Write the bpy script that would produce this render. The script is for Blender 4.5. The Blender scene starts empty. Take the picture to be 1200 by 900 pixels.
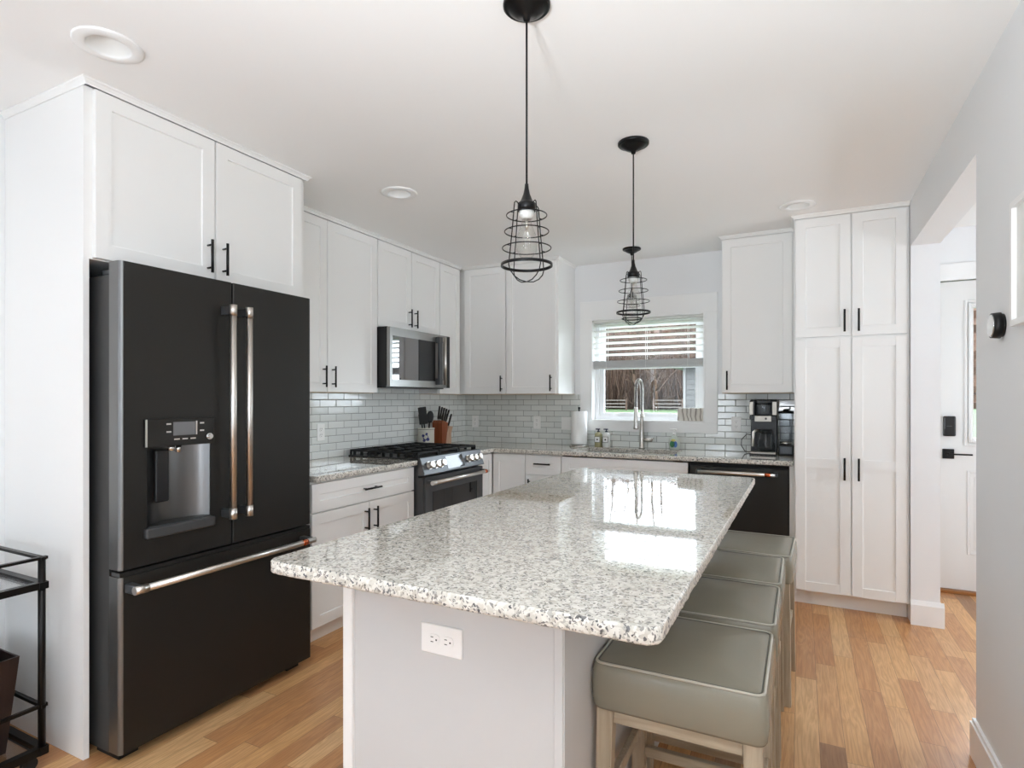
import bpy, bmesh, math, random
from mathutils import Vector, Matrix

random.seed(7)
SC = bpy.context.scene
C = SC.collection
PI = math.pi

# ------------------------------------------------------------------ camera
cam_d = bpy.data.cameras.new('camera')
cam_d.sensor_width = 36.0
cam_d.lens = 673.5 / 1200 * 36.0
cam_d.shift_y = 18.1 / 1200
cam_d.clip_start = 0.05
cam_d.clip_end = 400
cam = bpy.data.objects.new('camera', cam_d)
cam.location = (0, 0, 1.319)
cam.rotation_euler = (PI / 2, 0, math.radians(26.73))
C.objects.link(cam)
SC.camera = cam

# ------------------------------------------------------------------ world, exposure, window light
SC.view_settings.view_transform = 'Standard'
SC.view_settings.look = 'None'
SC.view_settings.gamma = 1
SC.view_settings.use_curve_mapping = False
SC.view_settings.exposure = 0.50
SC.cycles.use_denoising = True
SC.cycles.max_bounces = 12
SC.cycles.diffuse_bounces = 9
SC.cycles.glossy_bounces = 5
SC.cycles.transmission_bounces = 8
SC.cycles.transparent_max_bounces = 12
SC.cycles.caustics_reflective = False
SC.cycles.caustics_refractive = False
SC.cycles.sample_clamp_indirect = 6

W = bpy.data.worlds.new('overcast_sky')
SC.world = W
W.use_nodes = True
wn = W.node_tree
wn.nodes.clear()
bg = wn.nodes.new('ShaderNodeBackground')
bg.inputs[0].default_value = (0.82, 0.905, 1.0, 1)
bg.inputs[1].default_value = 10.0
wo = wn.nodes.new('ShaderNodeOutputWorld')
wn.links.new(bg.outputs[0], wo.inputs[0])


def area(name, loc, rot, sx, sy, power, col=(1, 1, 1)):
    d = bpy.data.lights.new(name, 'AREA')
    d.shape = 'RECTANGLE'
    d.size = sx
    d.size_y = sy
    d.energy = power
    d.color = col
    o = bpy.data.objects.new(name, d)
    o.location = loc
    o.rotation_euler = rot
    C.objects.link(o)
    return o


XR_OUT = 0.575 + .12
DAY = (0.94, 0.97, 1.0)
YF = -6.4      # inner face of the wall behind the camera
FRONT_WIN = [(-2.25, -1.45)]
LEFT_WIN = [(-3.3, -2.7)]
RIGHT_FILL_WIN = [(-3.3, -2.6), (-1.0, -.4)]  # unseen openings, added to light the fronts that face right


def portal(name, loc, rot, sx, sy):
    o = area(name, loc, rot, sx, sy, 1)
    o.data.cycles.is_portal = True


# the daylight itself is the sky; portals only guide its sampling through the window openings
for a_, b_ in FRONT_WIN:
    portal('front_window_portal', ((a_ + b_) / 2, YF - .15, 1.45), (PI / 2, 0, 0), b_ - a_, 1.7)
for a_, b_ in LEFT_WIN:
    portal('left_window_portal', (-2.917 - .15, (a_ + b_) / 2, 1.4), (0, -PI / 2, 0), 1.8, b_ - a_)
for a_, b_ in RIGHT_FILL_WIN:
    portal('right_fill_portal', (.717 + .01, (a_ + b_) / 2, 1.4), (0, PI / 2, 0), 1.8, b_ - a_)
portal('hall_fill_portal', (2.75, 3.225, 1.3), (0, PI / 2, 0), .9, 1.05)
portal('sink_window_portal', (-1.157, 4.935, 1.57), (-PI / 2, 0, 0), .95, .88)
bl = area('behind_camera_fill', (-.25, -1.1, 1.1), (PI - math.radians(42), math.radians(6), 0), .35, .35, 30, (.90, .95, 1.0))  # added fill light behind the camera, lifts ceiling and far kitchen
bl.data.spread = math.radians(100)


# ------------------------------------------------------------------ mesh helpers
def new_bm():
    return bmesh.new()


def merge(bm, tmp, smooth=False):
    vs = {}
    for v in tmp.verts:
        vs[v] = bm.verts.new(v.co)
    for f in tmp.faces:
        try:
            nf = bm.faces.new([vs[v] for v in f.verts])
            nf.smooth = smooth or f.smooth
            nf.material_index = f.material_index
        except ValueError:
            pass
    tmp.free()


def box(bm, x0, y0, z0, x1, y1, z1, bev=0.0, seg=1, mi=0, M=None, smooth=False):
    t = bmesh.new()
    r = bmesh.ops.create_cube(t, size=1)
    for v in t.verts:
        v.co = Vector(((x0 + x1) / 2 + v.co.x * (x1 - x0), (y0 + y1) / 2 + v.co.y * (y1 - y0), (z0 + z1) / 2 + v.co.z * (z1 - z0)))
    if bev > 0:
        bmesh.ops.bevel(t, geom=list(t.edges), offset=bev, segments=seg, affect='EDGES', profile=0.5)
    if M is not None:
        for v in t.verts:
            v.co = M @ v.co
    for f in t.faces:
        f.material_index = mi
        f.smooth = smooth
    merge(bm, t)


def cyl(bm, p0, p1, r0, r1=None, seg=16, mi=0, caps=True, smooth=True):
    if r1 is None:
        r1 = r0
    p0, p1 = Vector(p0), Vector(p1)
    d = (p1 - p0).normalized()
    a = Vector((0, 0, 1)) if abs(d.z) < .9 else Vector((1, 0, 0))
    u = d.cross(a).normalized()
    w = d.cross(u)
    A, B = [], []
    for i in range(seg):
        t = 2 * PI * i / seg
        n = u * math.cos(t) + w * math.sin(t)
        A.append(bm.verts.new(p0 + n * r0))
        B.append(bm.verts.new(p1 + n * r1))
    for i in range(seg):
        j = (i + 1) % seg
        f = bm.faces.new((A[i], A[j], B[j], B[i]))
        f.smooth = smooth
        f.material_index = mi
    if caps:
        f = bm.faces.new(A[::-1]); f.material_index = mi
        f = bm.faces.new(B); f.material_index = mi


def tube(bm, pts, r, seg=8, closed=False, mi=0, radii=None):
    pts = [Vector(p) for p in pts]
    n = len(pts)
    rings = []
    prev_u = None
    for i, p in enumerate(pts):
        if closed:
            d = (pts[(i + 1) % n] - pts[i - 1]).normalized()
        else:
            d = (pts[min(i + 1, n - 1)] - pts[max(i - 1, 0)]).normalized()
        if prev_u is None:
            a = Vector((0, 0, 1)) if abs(d.z) < .9 else Vector((1, 0, 0))
            u = d.cross(a).normalized()
        else:
            u = (prev_u - d * prev_u.dot(d)).normalized()
        prev_u = u
        w = d.cross(u)
        rr = radii[i] if radii else r
        rings.append([bm.verts.new(p + (u * math.cos(2 * PI * k / seg) + w * math.sin(2 * PI * k / seg)) * rr) for k in range(seg)])
    m = n if closed else n - 1
    for i in range(m):
        a_, b_ = rings[i], rings[(i + 1) % n]
        for k in range(seg):
            l = (k + 1) % seg
            f = bm.faces.new((a_[k], a_[l], b_[l], b_[k]))
            f.smooth = True
            f.material_index = mi
    if not closed:
        f = bm.faces.new(rings[0][::-1]); f.material_index = mi
        f = bm.faces.new(rings[-1]); f.material_index = mi


def lathe(bm, prof, c=(0, 0, 0), seg=24, mi=0, sx=1, sy=1, smooth=True, cap=True):
    rings = []
    for r, z in prof:
        if r < 1e-5:
            rings.append([bm.verts.new((c[0], c[1], c[2] + z))])
        else:
            rings.append([bm.verts.new((c[0] + sx * r * math.cos(2 * PI * i / seg), c[1] + sy * r * math.sin(2 * PI * i / seg), c[2] + z)) for i in range(seg)])
    for a_, b_ in zip(rings, rings[1:]):
        for i in range(seg):
            j = (i + 1) % seg
            if len(a_) == 1 and len(b_) == 1:
                continue
            if len(a_) == 1:
                f = bm.faces.new((a_[0], b_[j], b_[i]))
            elif len(b_) == 1:
                f = bm.faces.new((a_[i], a_[j], b_[0]))
            else:
                f = bm.faces.new((a_[i], a_[j], b_[j], b_[i]))
            f.smooth = smooth
            f.material_index = mi
    if cap:
        if len(rings[0]) > 1:
            f = bm.faces.new(rings[0][::-1]); f.material_index = mi
        if len(rings[-1]) > 1:
            f = bm.faces.new(rings[-1]); f.material_index = mi


def prism(bm, poly, z0, z1, mi=0, smooth=False, axis='z'):
    def P(a, b, h):
        if axis == 'z':
            return (a, b, h)
        if axis == 'x':
            return (h, a, b)
        return (a, h, b)
    A = [bm.verts.new(P(a, b, z0)) for a, b in poly]
    B = [bm.verts.new(P(a, b, z1)) for a, b in poly]
    n = len(poly)
    for i in range(n):
        j = (i + 1) % n
        f = bm.faces.new((A[i], A[j], B[j], B[i]))
        f.smooth = smooth
        f.material_index = mi
    f = bm.faces.new(A[::-1]); f.material_index = mi
    f = bm.faces.new(B); f.material_index = mi


def ring_pts(c, r, z, n=40):
    return [(c[0] + r * math.cos(2 * PI * i / n), c[1] + r * math.sin(2 * PI * i / n), z) for i in range(n)]


def obj(name, bm, mats, parent=None, loc=None, autosmooth=False):
    bmesh.ops.recalc_face_normals(bm, faces=list(bm.faces))
    me = bpy.data.meshes.new(name)
    bm.to_mesh(me)
    bm.free()
    if not isinstance(mats, (list, tuple)):
        mats = [mats]
    for m in mats:
        me.materials.append(m)
    o = bpy.data.objects.new(name, me)
    C.objects.link(o)
    if parent is not None:
        o.parent = parent
    if loc is not None:
        o.location = loc
    return o


def thing(name, label, cat, loc=(0, 0, 0), rotz=0.0, group=None):
    o = bpy.data.objects.new(name, None)
    o.empty_display_size = 0.1
    C.objects.link(o)
    o.location = loc
    o.rotation_euler = (0, 0, rotz)
    o['label'] = label
    o['category'] = cat
    if group:
        o['group'] = group
    return o


def tag(o, label, cat, group=None):
    o['label'] = label
    o['category'] = cat
    if group:
        o['group'] = group
    return o


def struct(name, bm, m):
    o = obj(name, bm, m)
    o['kind'] = 'structure'
    return o


def dup(root, loc=None, rotz=None, label=None, group=None):
    r = root.copy()
    C.objects.link(r)
    if loc is not None:
        r.location = loc
    if rotz is not None:
        r.rotation_euler = (0, 0, rotz)
    if label:
        r['label'] = label
    if group:
        r['group'] = group
    for ch in list(root.children):
        c = ch.copy()
        C.objects.link(c)
        c.parent = r
        for g in list(ch.children):
            d = g.copy()
            C.objects.link(d)
            d.parent = c
    return r


# ------------------------------------------------------------------ materials
def srgb(r, g, b):
    def f(c):
        c /= 255.0
        return c / 12.92 if c <= .04045 else ((c + .055) / 1.055) ** 2.4
    return (f(r), f(g), f(b), 1)


def pmat(name, col, rough=.5, metal=0.0, coat=0.0, coat_rough=.1, spec=.5, trans=0.0, ior=1.45, emit=None, es=0, var=0.0, vscale=6, bump=0.0, bscale=200, stretch=None, aniso=0):
    m = bpy.data.materials.new(name)
    m.use_nodes = True
    nt = m.node_tree
    p = nt.nodes['Principled BSDF']
    p.inputs['Base Color'].default_value = col
    p.inputs['Roughness'].default_value = rough
    p.inputs['Metallic'].default_value = metal
    p.inputs['Coat Weight'].default_value = coat
    p.inputs['Coat Roughness'].default_value = coat_rough
    p.inputs['Specular IOR Level'].default_value = spec
    p.inputs['Transmission Weight'].default_value = trans
    p.inputs['IOR'].default_value = ior
    p.inputs['Anisotropic'].default_value = aniso
    if emit:
        p.inputs['Emission Color'].default_value = emit
        p.inputs['Emission Strength'].default_value = es
    if var > 0 or bump > 0:
        tc = nt.nodes.new('ShaderNodeTexCoord')
        mp = nt.nodes.new('ShaderNodeMapping')
        if stretch:
            mp.inputs['Scale'].default_value = stretch
        nt.links.new(tc.outputs['Object'], mp.inputs[0])
    if var > 0:
        n = nt.nodes.new('ShaderNodeTexNoise')
        n.inputs['Scale'].default_value = vscale
        n.inputs['Detail'].default_value = 4
        nt.links.new(mp.outputs[0], n.inputs[0])
        mx = nt.nodes.new('ShaderNodeMix')
        mx.data_type = 'RGBA'
        mx.inputs[6].default_value = tuple(c * (1 - var) for c in col[:3]) + (1,)
        mx.inputs[7].default_value = tuple(min(1, c * (1 + var)) for c in col[:3]) + (1,)
        nt.links.new(n.outputs[0], mx.inputs[0])
        nt.links.new(mx.outputs[2], p.inputs['Base Color'])
    if bump > 0:
        n2 = nt.nodes.new('ShaderNodeTexNoise')
        n2.inputs['Scale'].default_value = bscale
        n2.inputs['Detail'].default_value = 3
        nt.links.new(mp.outputs[0], n2.inputs[0])
        b = nt.nodes.new('ShaderNodeBump')
        b.inputs['Strength'].default_value = bump
        b.inputs['Distance'].default_value = .001
        nt.links.new(n2.outputs[0], b.inputs['Height'])
        nt.links.new(b.outputs[0], p.inputs['Normal'])
    return m


class NT:
    """tiny node-graph writer"""
    def __init__(s, name):
        s.m = bpy.data.materials.new(name)
        s.m.use_nodes = True
        s.nt = s.m.node_tree
        s.p = s.nt.nodes['Principled BSDF']

    def node(s, t, **kw):
        n = s.nt.nodes.new(t)
        for k, v in kw.items():
            setattr(n, k, v)
        return n

    def link(s, a, b):
        s.nt.links.new(a, b)

    def math(s, op, a, b=None, c=None):
        n = s.node('ShaderNodeMath', operation=op)
        for i, v in enumerate((a, b, c)):
            if v is None:
                continue
            if isinstance(v, (int, float)):
                n.inputs[i].default_value = v
            else:
                s.link(v, n.inputs[i])
        return n.outputs[0]

    def ramp(s, fac, stops, interp='LINEAR'):
        n = s.node('ShaderNodeValToRGB')
        n.color_ramp.interpolation = interp
        e = n.color_ramp.elements
        while len(e) < len(stops):
            e.new(.5)
        for k, (pos, col) in enumerate(stops):
            e[k].position = pos
            e[k].color = col
        s.link(fac, n.inputs[0])
        return n.outputs[0]

    def mix(s, fac, a, b, blend='MIX'):
        n = s.node('ShaderNodeMix', data_type='RGBA', blend_type=blend)
        for i, v in ((0, fac), (6, a), (7, b)):
            if isinstance(v, (int, float, tuple)):
                n.inputs[i].default_value = v
            else:
                s.link(v, n.inputs[i])
        return n.outputs[2]


def floor_material():
    g = NT('oak_plank_floor')
    tc = g.node('ShaderNodeTexCoord')
    sp = g.node('ShaderNodeSeparateXYZ')
    g.link(tc.outputs['Object'], sp.inputs[0])
    x, y = sp.outputs[0], sp.outputs[1]
    w = .086
    xs = g.math('DIVIDE', g.math('ADD', x, 10), w)
    ix = g.math('FLOOR', xs)
    fx = g.math('FRACT', xs)
    wn1 = g.node('ShaderNodeTexWhiteNoise', noise_dimensions='1D')
    g.link(ix, wn1.inputs['W'])
    ln = g.math('ADD', .55, g.math('MULTIPLY', wn1.outputs['Value'], .5))
    off = g.math('MULTIPLY', wn1.outputs['Value'], 37.7)
    ys = g.math('DIVIDE', g.math('ADD', g.math('ADD', y, 20), off), ln)
    iy = g.math('FLOOR', ys)
    fy = g.math('FRACT', ys)
    cb = g.node('ShaderNodeCombineXYZ')
    g.link(ix, cb.inputs[0]); g.link(iy, cb.inputs[1])
    wn2 = g.node('ShaderNodeTexWhiteNoise', noise_dimensions='2D')
    g.link(cb.outputs[0], wn2.inputs['Vector'])
    rnd = wn2.outputs['Value']
    # grain coordinates shifted per plank
    cg = g.node('ShaderNodeCombineXYZ')
    g.link(g.math('MULTIPLY', x, 26), cg.inputs[0])
    g.link(g.math('ADD', g.math('MULTIPLY', y, 2.0), g.math('MULTIPLY', rnd, 91)), cg.inputs[1])
    g.link(g.math('MULTIPLY', rnd, 53), cg.inputs[2])
    n1 = g.node('ShaderNodeTexNoise')
    n1.inputs['Scale'].default_value = 1.0
    n1.inputs['Detail'].default_value = 3
    n1.inputs['Distortion'].default_value = .4
    g.link(cg.outputs[0], n1.inputs[0])
    # cathedral grain: bands of a warped field
    band = g.math('SINE', g.math('MULTIPLY', n1.outputs[0], 48))
    band = g.math('MULTIPLY', band, g.math('ABSOLUTE', band))
    band = g.math('MULTIPLY_ADD', band, .5, .5)
    cg2 = g.node('ShaderNodeCombineXYZ')
    g.link(g.math('MULTIPLY', x, 420), cg2.inputs[0])
    g.link(g.math('MULTIPLY', y, 9), cg2.inputs[1])
    g.link(g.math('MULTIPLY', rnd, 17), cg2.inputs[2])
    n2 = g.node('ShaderNodeTexNoise')
    n2.inputs['Scale'].default_value = 1.0
    n2.inputs['Detail'].default_value = 2
    g.link(cg2.outputs[0], n2.inputs[0])
    base = g.ramp(rnd, [(0, srgb(196, 138, 86)), (.16, srgb(222, 173, 116)), (.34, srgb(204, 147, 93)), (.52, srgb(228, 185, 132)), (.68, srgb(198, 143, 93)), (.82, srgb(216, 167, 114)), (.93, srgb(158, 114, 76)), (1, srgb(206, 153, 108))], 'CONSTANT')
    c1 = g.mix(g.math('MULTIPLY', band, .55), base, g.mix(1.0, base, (.60, .47, .38, 1), 'MULTIPLY'))
    c2 = g.mix(g.math('MULTIPLY', g.math('SUBTRACT', n2.outputs[0], .35), .55), c1, g.mix(1.0, c1, (.60, .48, .4, 1), 'MULTIPLY'))
    n3 = g.node('ShaderNodeTexNoise')
    n3.inputs['Scale'].default_value = 3.0
    g.link(cg.outputs[0], n3.inputs[0])
    c2 = g.mix(g.math('MULTIPLY', n3.outputs[0], .25), c2, srgb(222, 186, 146))
    ex = g.math('ABSOLUTE', g.math('SUBTRACT', fx, .5))
    ey = g.math('MULTIPLY', g.math('SUBTRACT', .5, g.math('ABSOLUTE', g.math('SUBTRACT', fy, .5))), ln)
    gx = g.math('GREATER_THAN', ex, .5 - .0009 / w)
    gy = g.math('LESS_THAN', ey, .0011)
    gap = g.math('MAXIMUM', gx, gy)
    col = g.mix(g.math('MULTIPLY', gap, .62), c2, srgb(96, 60, 36))
    g.link(col, g.p.inputs['Base Color'])
    g.link(g.math('MULTIPLY_ADD', n2.outputs[0], .18, .24), g.p.inputs['Roughness'])
    b = g.node('ShaderNodeBump')
    b.inputs['Strength'].default_value = .35
    b.inputs['Distance'].default_value = .0006
    g.link(g.math('SUBTRACT', g.math('MULTIPLY', n2.outputs[0], .4), gap), b.inputs['Height'])
    g.link(b.outputs[0], g.p.inputs['Normal'])
    return g.m


def granite_material(name, polished=True):
    g = NT(name)
    tc = g.node('ShaderNodeTexCoord')
    nz = g.node('ShaderNodeTexNoise')
    nz.inputs['Scale'].default_value = 55
    nz.inputs['Detail'].default_value = 2
    g.link(tc.outputs['Object'], nz.inputs[0])
    mv = g.node('ShaderNodeMix', data_type='VECTOR')
    mv.inputs[0].default_value = .018
    g.link(tc.outputs['Object'], mv.inputs[4])
    g.link(nz.outputs['Color'], mv.inputs[5])
    vec = mv.outputs[1]
    v1 = g.node('ShaderNodeTexVoronoi')
    v1.inputs['Scale'].default_value = 120
    g.link(vec, v1.inputs['Vector'])
    s1 = g.node('ShaderNodeSeparateColor')
    g.link(v1.outputs['Color'], s1.inputs[0])
    base = g.ramp(s1.outputs[0], [(0, srgb(217, 213, 204)), (.3, srgb(200, 195, 184)), (.5, srgb(228, 224, 215)), (.70, srgb(188, 181, 168)), (.84, srgb(166, 162, 153)), (.94, srgb(206, 200, 189)), (1, srgb(146, 143, 136))], 'CONSTANT')
    # large soft clouds
    n2 = g.node('ShaderNodeTexNoise')
    n2.inputs['Scale'].default_value = 9
    n2.inputs['Detail'].default_value = 3
    g.link(tc.outputs['Object'], n2.inputs[0])
    base = g.mix(g.math('MULTIPLY', n2.outputs[0], .35), base, srgb(232, 228, 219))
    # dark crystals, clustered
    v2 = g.node('ShaderNodeTexVoronoi')
    v2.inputs['Scale'].default_value = 190
    g.link(vec, v2.inputs['Vector'])
    s2 = g.node('ShaderNodeSeparateColor')
    g.link(v2.outputs['Color'], s2.inputs[0])
    n3 = g.node('ShaderNodeTexNoise')
    n3.inputs['Scale'].default_value = 30
    n3.inputs['Detail'].default_value = 2
    g.link(tc.outputs['Object'], n3.inputs[0])
    thr = g.math('MULTIPLY_ADD', n3.outputs[0], -.62, 1.20)
    dk = g.math('GREATER_THAN', s2.outputs[0], thr)
    shade = g.ramp(s2.outputs[1], [(0, srgb(62, 62, 64)), (.4, srgb(104, 103, 103)), (1, srgb(150, 144, 136))])
    col = g.mix(g.math('MULTIPLY', dk, .72 if polished else 1.0), base, shade)
    v3 = g.node('ShaderNodeTexVoronoi')
    v3.inputs['Scale'].default_value = 260
    g.link(vec, v3.inputs['Vector'])
    s3 = g.node('ShaderNodeSeparateColor')
    g.link(v3.outputs['Color'], s3.inputs[0])
    dk2 = g.math('GREATER_THAN', s3.outputs[0], .93)
    col = g.mix(g.math('MULTIPLY', dk2, .7), col, srgb(70, 66, 64))
    g.link(col, g.p.inputs['Base Color'])
    if polished:
        g.p.inputs['Roughness'].default_value = .04
        g.p.inputs['Coat Weight'].default_value = .6
        g.p.inputs['Coat Roughness'].default_value = .03
    else:
        g.p.inputs['Roughness'].default_value = .38
        b = g.node('ShaderNodeBump')
        b.inputs['Strength'].default_value = .8
        b.inputs['Distance'].default_value = .003
        g.link(s1.outputs[1], b.inputs['Height'])
        g.link(b.outputs[0], g.p.inputs['Normal'])
    return g.m


def tile_material(name, axis):
    g = NT(name)
    tc = g.node('ShaderNodeTexCoord')
    sp = g.node('ShaderNodeSeparateXYZ')
    g.link(tc.outputs['Object'], sp.inputs[0])
    cb = g.node('ShaderNodeCombineXYZ')
    g.link(sp.outputs[0 if axis == 'x' else 1], cb.inputs[0])
    g.link(g.math('SUBTRACT', sp.outputs[2], .917), cb.inputs[1])

    def brick(ms, smooth):
        br = g.node('ShaderNodeTexBrick')
        br.offset = .5
        br.inputs['Scale'].default_value = 1.0
        br.inputs['Brick Width'].default_value = .152
        br.inputs['Row Height'].default_value = .050
        br.inputs['Mortar Size'].default_value = ms
        br.inputs['Mortar Smooth'].default_value = smooth
        br.inputs['Bias'].default_value = 0
        g.link(cb.outputs[0], br.inputs['Vector'])
        return br
    b1 = brick(.0018, 0)
    b1.inputs['Color1'].default_value = srgb(230, 233, 230)
    b1.inputs['Color2'].default_value = srgb(216, 220, 217)
    b1.inputs['Mortar'].default_value = srgb(128, 130, 128)
    g.link(b1.outputs['Color'], g.p.inputs['Base Color'])
    b2 = brick(.005, 1.0)
    nz = g.node('ShaderNodeTexNoise')
    nz.inputs['Scale'].default_value = 14
    g.link(tc.outputs['Object'], nz.inputs[0])
    h = g.math('ADD', g.math('MULTIPLY', b2.outputs['Fac'], -1.0), g.math('MULTIPLY', nz.outputs[0], .5))
    bp = g.node('ShaderNodeBump')
    bp.inputs['Strength'].default_value = .6
    bp.inputs['Distance'].default_value = .0015
    g.link(h, bp.inputs['Height'])
    g.link(bp.outputs[0], g.p.inputs['Normal'])
    g.link(g.math('MULTIPLY_ADD', b1.outputs['Fac'], .5, .09), g.p.inputs['Roughness'])
    return g.m


def wood_material(name, c1, c2, scale=1.0, rough=.5, axis=2):
    g = NT(name)
    tc = g.node('ShaderNodeTexCoord')
    mp = g.node('ShaderNodeMapping')
    s = [38 * scale] * 3
    s[axis] = 3.0 * scale
    mp.inputs['Scale'].default_value = s
    g.link(tc.outputs['Object'], mp.inputs[0])
    n = g.node('ShaderNodeTexNoise')
    n.inputs['Scale'].default_value = 1.6
    n.inputs['Detail'].default_value = 5
    n.inputs['Distortion'].default_value = .6
    g.link(mp.outputs[0], n.inputs[0])
    col = g.ramp(n.outputs[0], [(.3, c1), (.7, c2)])
    g.link(col, g.p.inputs['Base Color'])
    g.p.inputs['Roughness'].default_value = rough
    return g.m


M = {}
M['wall'] = pmat('wall_paint', srgb(234, 235, 236), .65, bump=.05, bscale=300)
M['ceiling'] = pmat('ceiling_paint', srgb(244, 244, 243), .8, bump=.05, bscale=200)
M['trimw'] = pmat('trim_paint', srgb(240, 240, 239), .35)
M['cab'] = pmat('cabinet_paint', srgb(238, 238, 236), .33, spec=.4)
M['cab_in'] = pmat('cabinet_raw_edge', srgb(205, 186, 160), .6, var=.1)
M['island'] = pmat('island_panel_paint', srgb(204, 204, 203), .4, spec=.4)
M['floor'] = floor_material()
M['bounce_floor'] = pmat('pale_bounce_floor', srgb(214, 214, 214), .9)
M['granite'] = granite_material('granite_polished')
M['granite_edge'] = granite_material('granite_chiselled', False)
M['tile_x'] = tile_material('subway_tile_back', 'x')
M['tile_y'] = tile_material('subway_tile_left', 'y')
M['grout'] = pmat('caulk_grey', srgb(120, 120, 118), .6)
M['black'] = pmat('black_metal', srgb(24, 24, 25), .38, metal=.3)
M['cage'] = pmat('pendant_black', srgb(18, 18, 19), .32, metal=.4)
M['fridge'] = pmat('black_stainless', srgb(56, 55, 53), .42, metal=.75, spec=.5, bump=.03, bscale=120, stretch=(1, 1, 12))
M['fridge_edge'] = pmat('black_stainless_edge', srgb(122, 122, 121), .3, metal=.85)
M['liner'] = pmat('dispenser_liner_steel', srgb(120, 120, 120), .3, metal=1.0)
M['fridge_side'] = pmat('fridge_side', srgb(72, 72, 72), .4, metal=.5)
M['darkplastic'] = pmat('dark_plastic', srgb(26, 26, 27), .35)
M['gap'] = pmat('gasket_black', srgb(10, 10, 10), .7)
M['steel'] = pmat('brushed_steel', srgb(196, 192, 186), .27, metal=1.0, bump=.04, bscale=100, stretch=(1, 1, .1))
M['warmsteel'] = pmat('brushed_warm_steel', srgb(216, 212, 206), .32, metal=1.0)
M['copper'] = pmat('copper_band', srgb(196, 104, 66), .25, metal=1.0)
M['applsteel'] = pmat('appliance_steel', srgb(178, 173, 164), .42, metal=.8)
M['chrome'] = pmat('chrome', srgb(225, 225, 225), .08, metal=1.0)
M['slate'] = pmat('slate_enamel', srgb(84, 86, 88), .35, metal=.6)
M['panelsteel'] = pmat('control_panel_steel', srgb(104, 106, 108), .42, metal=.9)
M['ovenglass'] = pmat('oven_glass', srgb(20, 21, 23), .05, spec=.7)
M['mwglass'] = pmat('microwave_glass', srgb(150, 150, 152), .03, metal=1.0)
M['mwsteel'] = pmat('microwave_steel', srgb(160, 160, 158), .32, metal=.85)
M['iron'] = pmat('cast_iron', srgb(20, 20, 21), .5)
M['leather'] = pmat('greige_leather', srgb(136, 131, 116), .27, spec=.5, var=.05, vscale=9, bump=.12, bscale=260)
M['piping'] = pmat('leather_piping', srgb(178, 174, 160), .4)
M['seam'] = pmat('leather_seam_shadow', srgb(84, 83, 73), .6)
M['stoolwood'] = wood_material('washed_oak', srgb(186, 172, 150), srgb(162, 147, 124), 1.2, .5)
M['stooldark'] = wood_material('washed_oak_rail', srgb(182, 168, 146), srgb(158, 143, 120), 1.2, .5, 0)
M['outlet'] = pmat('outlet_plastic', srgb(243, 243, 241), .35)
M['slot'] = pmat('outlet_slot', srgb(60, 58, 55), .6)
M['porcelain'] = pmat('lamp_holder_porcelain', srgb(200, 200, 196), .3)
M['vinyl'] = pmat('window_vinyl', srgb(244, 245, 246), .35)
M['slat'] = pmat('blind_slat', srgb(244, 244, 242), .45)
_nt = M['slat'].node_tree
_tr = _nt.nodes.new('ShaderNodeBsdfTranslucent'); _tr.inputs[0].default_value = srgb(240, 240, 236)
_mx = _nt.nodes.new('ShaderNodeMixShader'); _mx.inputs[0].default_value = .35
_nt.links.new(_nt.nodes['Principled BSDF'].outputs[0], _mx.inputs[1]); _nt.links.new(_tr.outputs[0], _mx.inputs[2])
_nt.links.new(_mx.outputs[0], _nt.nodes['Material Output'].inputs[0])
M['blindrail'] = pmat('blind_stack', srgb(196, 198, 198), .5)
M['paper'] = pmat('paper_towel', srgb(242, 242, 240), .9, bump=.3, bscale=90)
M['soap'] = pmat('soap_plastic', srgb(226, 236, 226), .2, trans=.25)
M['soapgreen'] = pmat('label_green', srgb(70, 140, 90), .4, var=.4, vscale=60)
M['soapblue'] = pmat('label_blue', srgb(70, 120, 190), .4, var=.3, vscale=60)
M['soapyellow'] = pmat('label_yellow', srgb(230, 214, 120), .4, var=.3, vscale=60)
M['labelw'] = pmat('label_white', srgb(238, 238, 236), .5)
M['navy'] = pmat('navy_cap', srgb(28, 32, 66), .35)
M['amber'] = pmat('bottle_olive', srgb(172, 168, 130), .25)
M['bottlew'] = pmat('bottle_white', srgb(220, 222, 218), .3)
M['crock'] = pmat('stoneware', srgb(206, 203, 190), .35, var=.06, vscale=20)
M['crockblue'] = pmat('crock_glaze_blue', srgb(44, 50, 110), .3)
M['blockwood'] = wood_material('knife_block_wood', srgb(146, 78, 42), srgb(118, 58, 28), .9, .45)
M['blocklight'] = wood_material('knife_block_front', srgb(196, 164, 140), srgb(178, 144, 118), .9, .45)
M['bulb'] = None
M['greyblock'] = None
M['cartblack'] = pmat('cart_black', srgb(24, 22, 21), .35, metal=.5)
M['mirror'] = pmat('cart_mirror', srgb(205, 205, 203), .04, metal=1.0)
M['bin'] = wood_material('dark_bin', srgb(44, 30, 28), srgb(30, 20, 19), 1.0, .4)
M['rubber'] = pmat('rubber', srgb(20, 20, 20), .6)
M['lcd'] = pmat('lcd_grey', srgb(112, 114, 116), .2)
M['doorp'] = pmat('door_paint', srgb(226, 226, 224), .4)
M['threshold'] = wood_material('threshold_oak', srgb(168, 112, 62), srgb(140, 90, 46), 1.0, .4, 0)
M['frameart'] = pmat('picture_mat', srgb(236, 236, 233), .6)
M['canin'] = pmat('can_baffle', srgb(238, 238, 236), .45)
M['bark'] = pmat('tree_bark', srgb(54, 38, 27), .9, var=.35, vscale=3)
M['bark2'] = pmat('tree_bark_pale', srgb(66, 49, 36), .9, var=.3, vscale=3)
M['brush'] = pmat('woodland_brush', srgb(56, 37, 25), 1.0, var=.45, vscale=1.2)
M['leaflit'] = pmat('woodland_leaves', srgb(62, 42, 29), 1.0, var=.45, vscale=.5)
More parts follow.
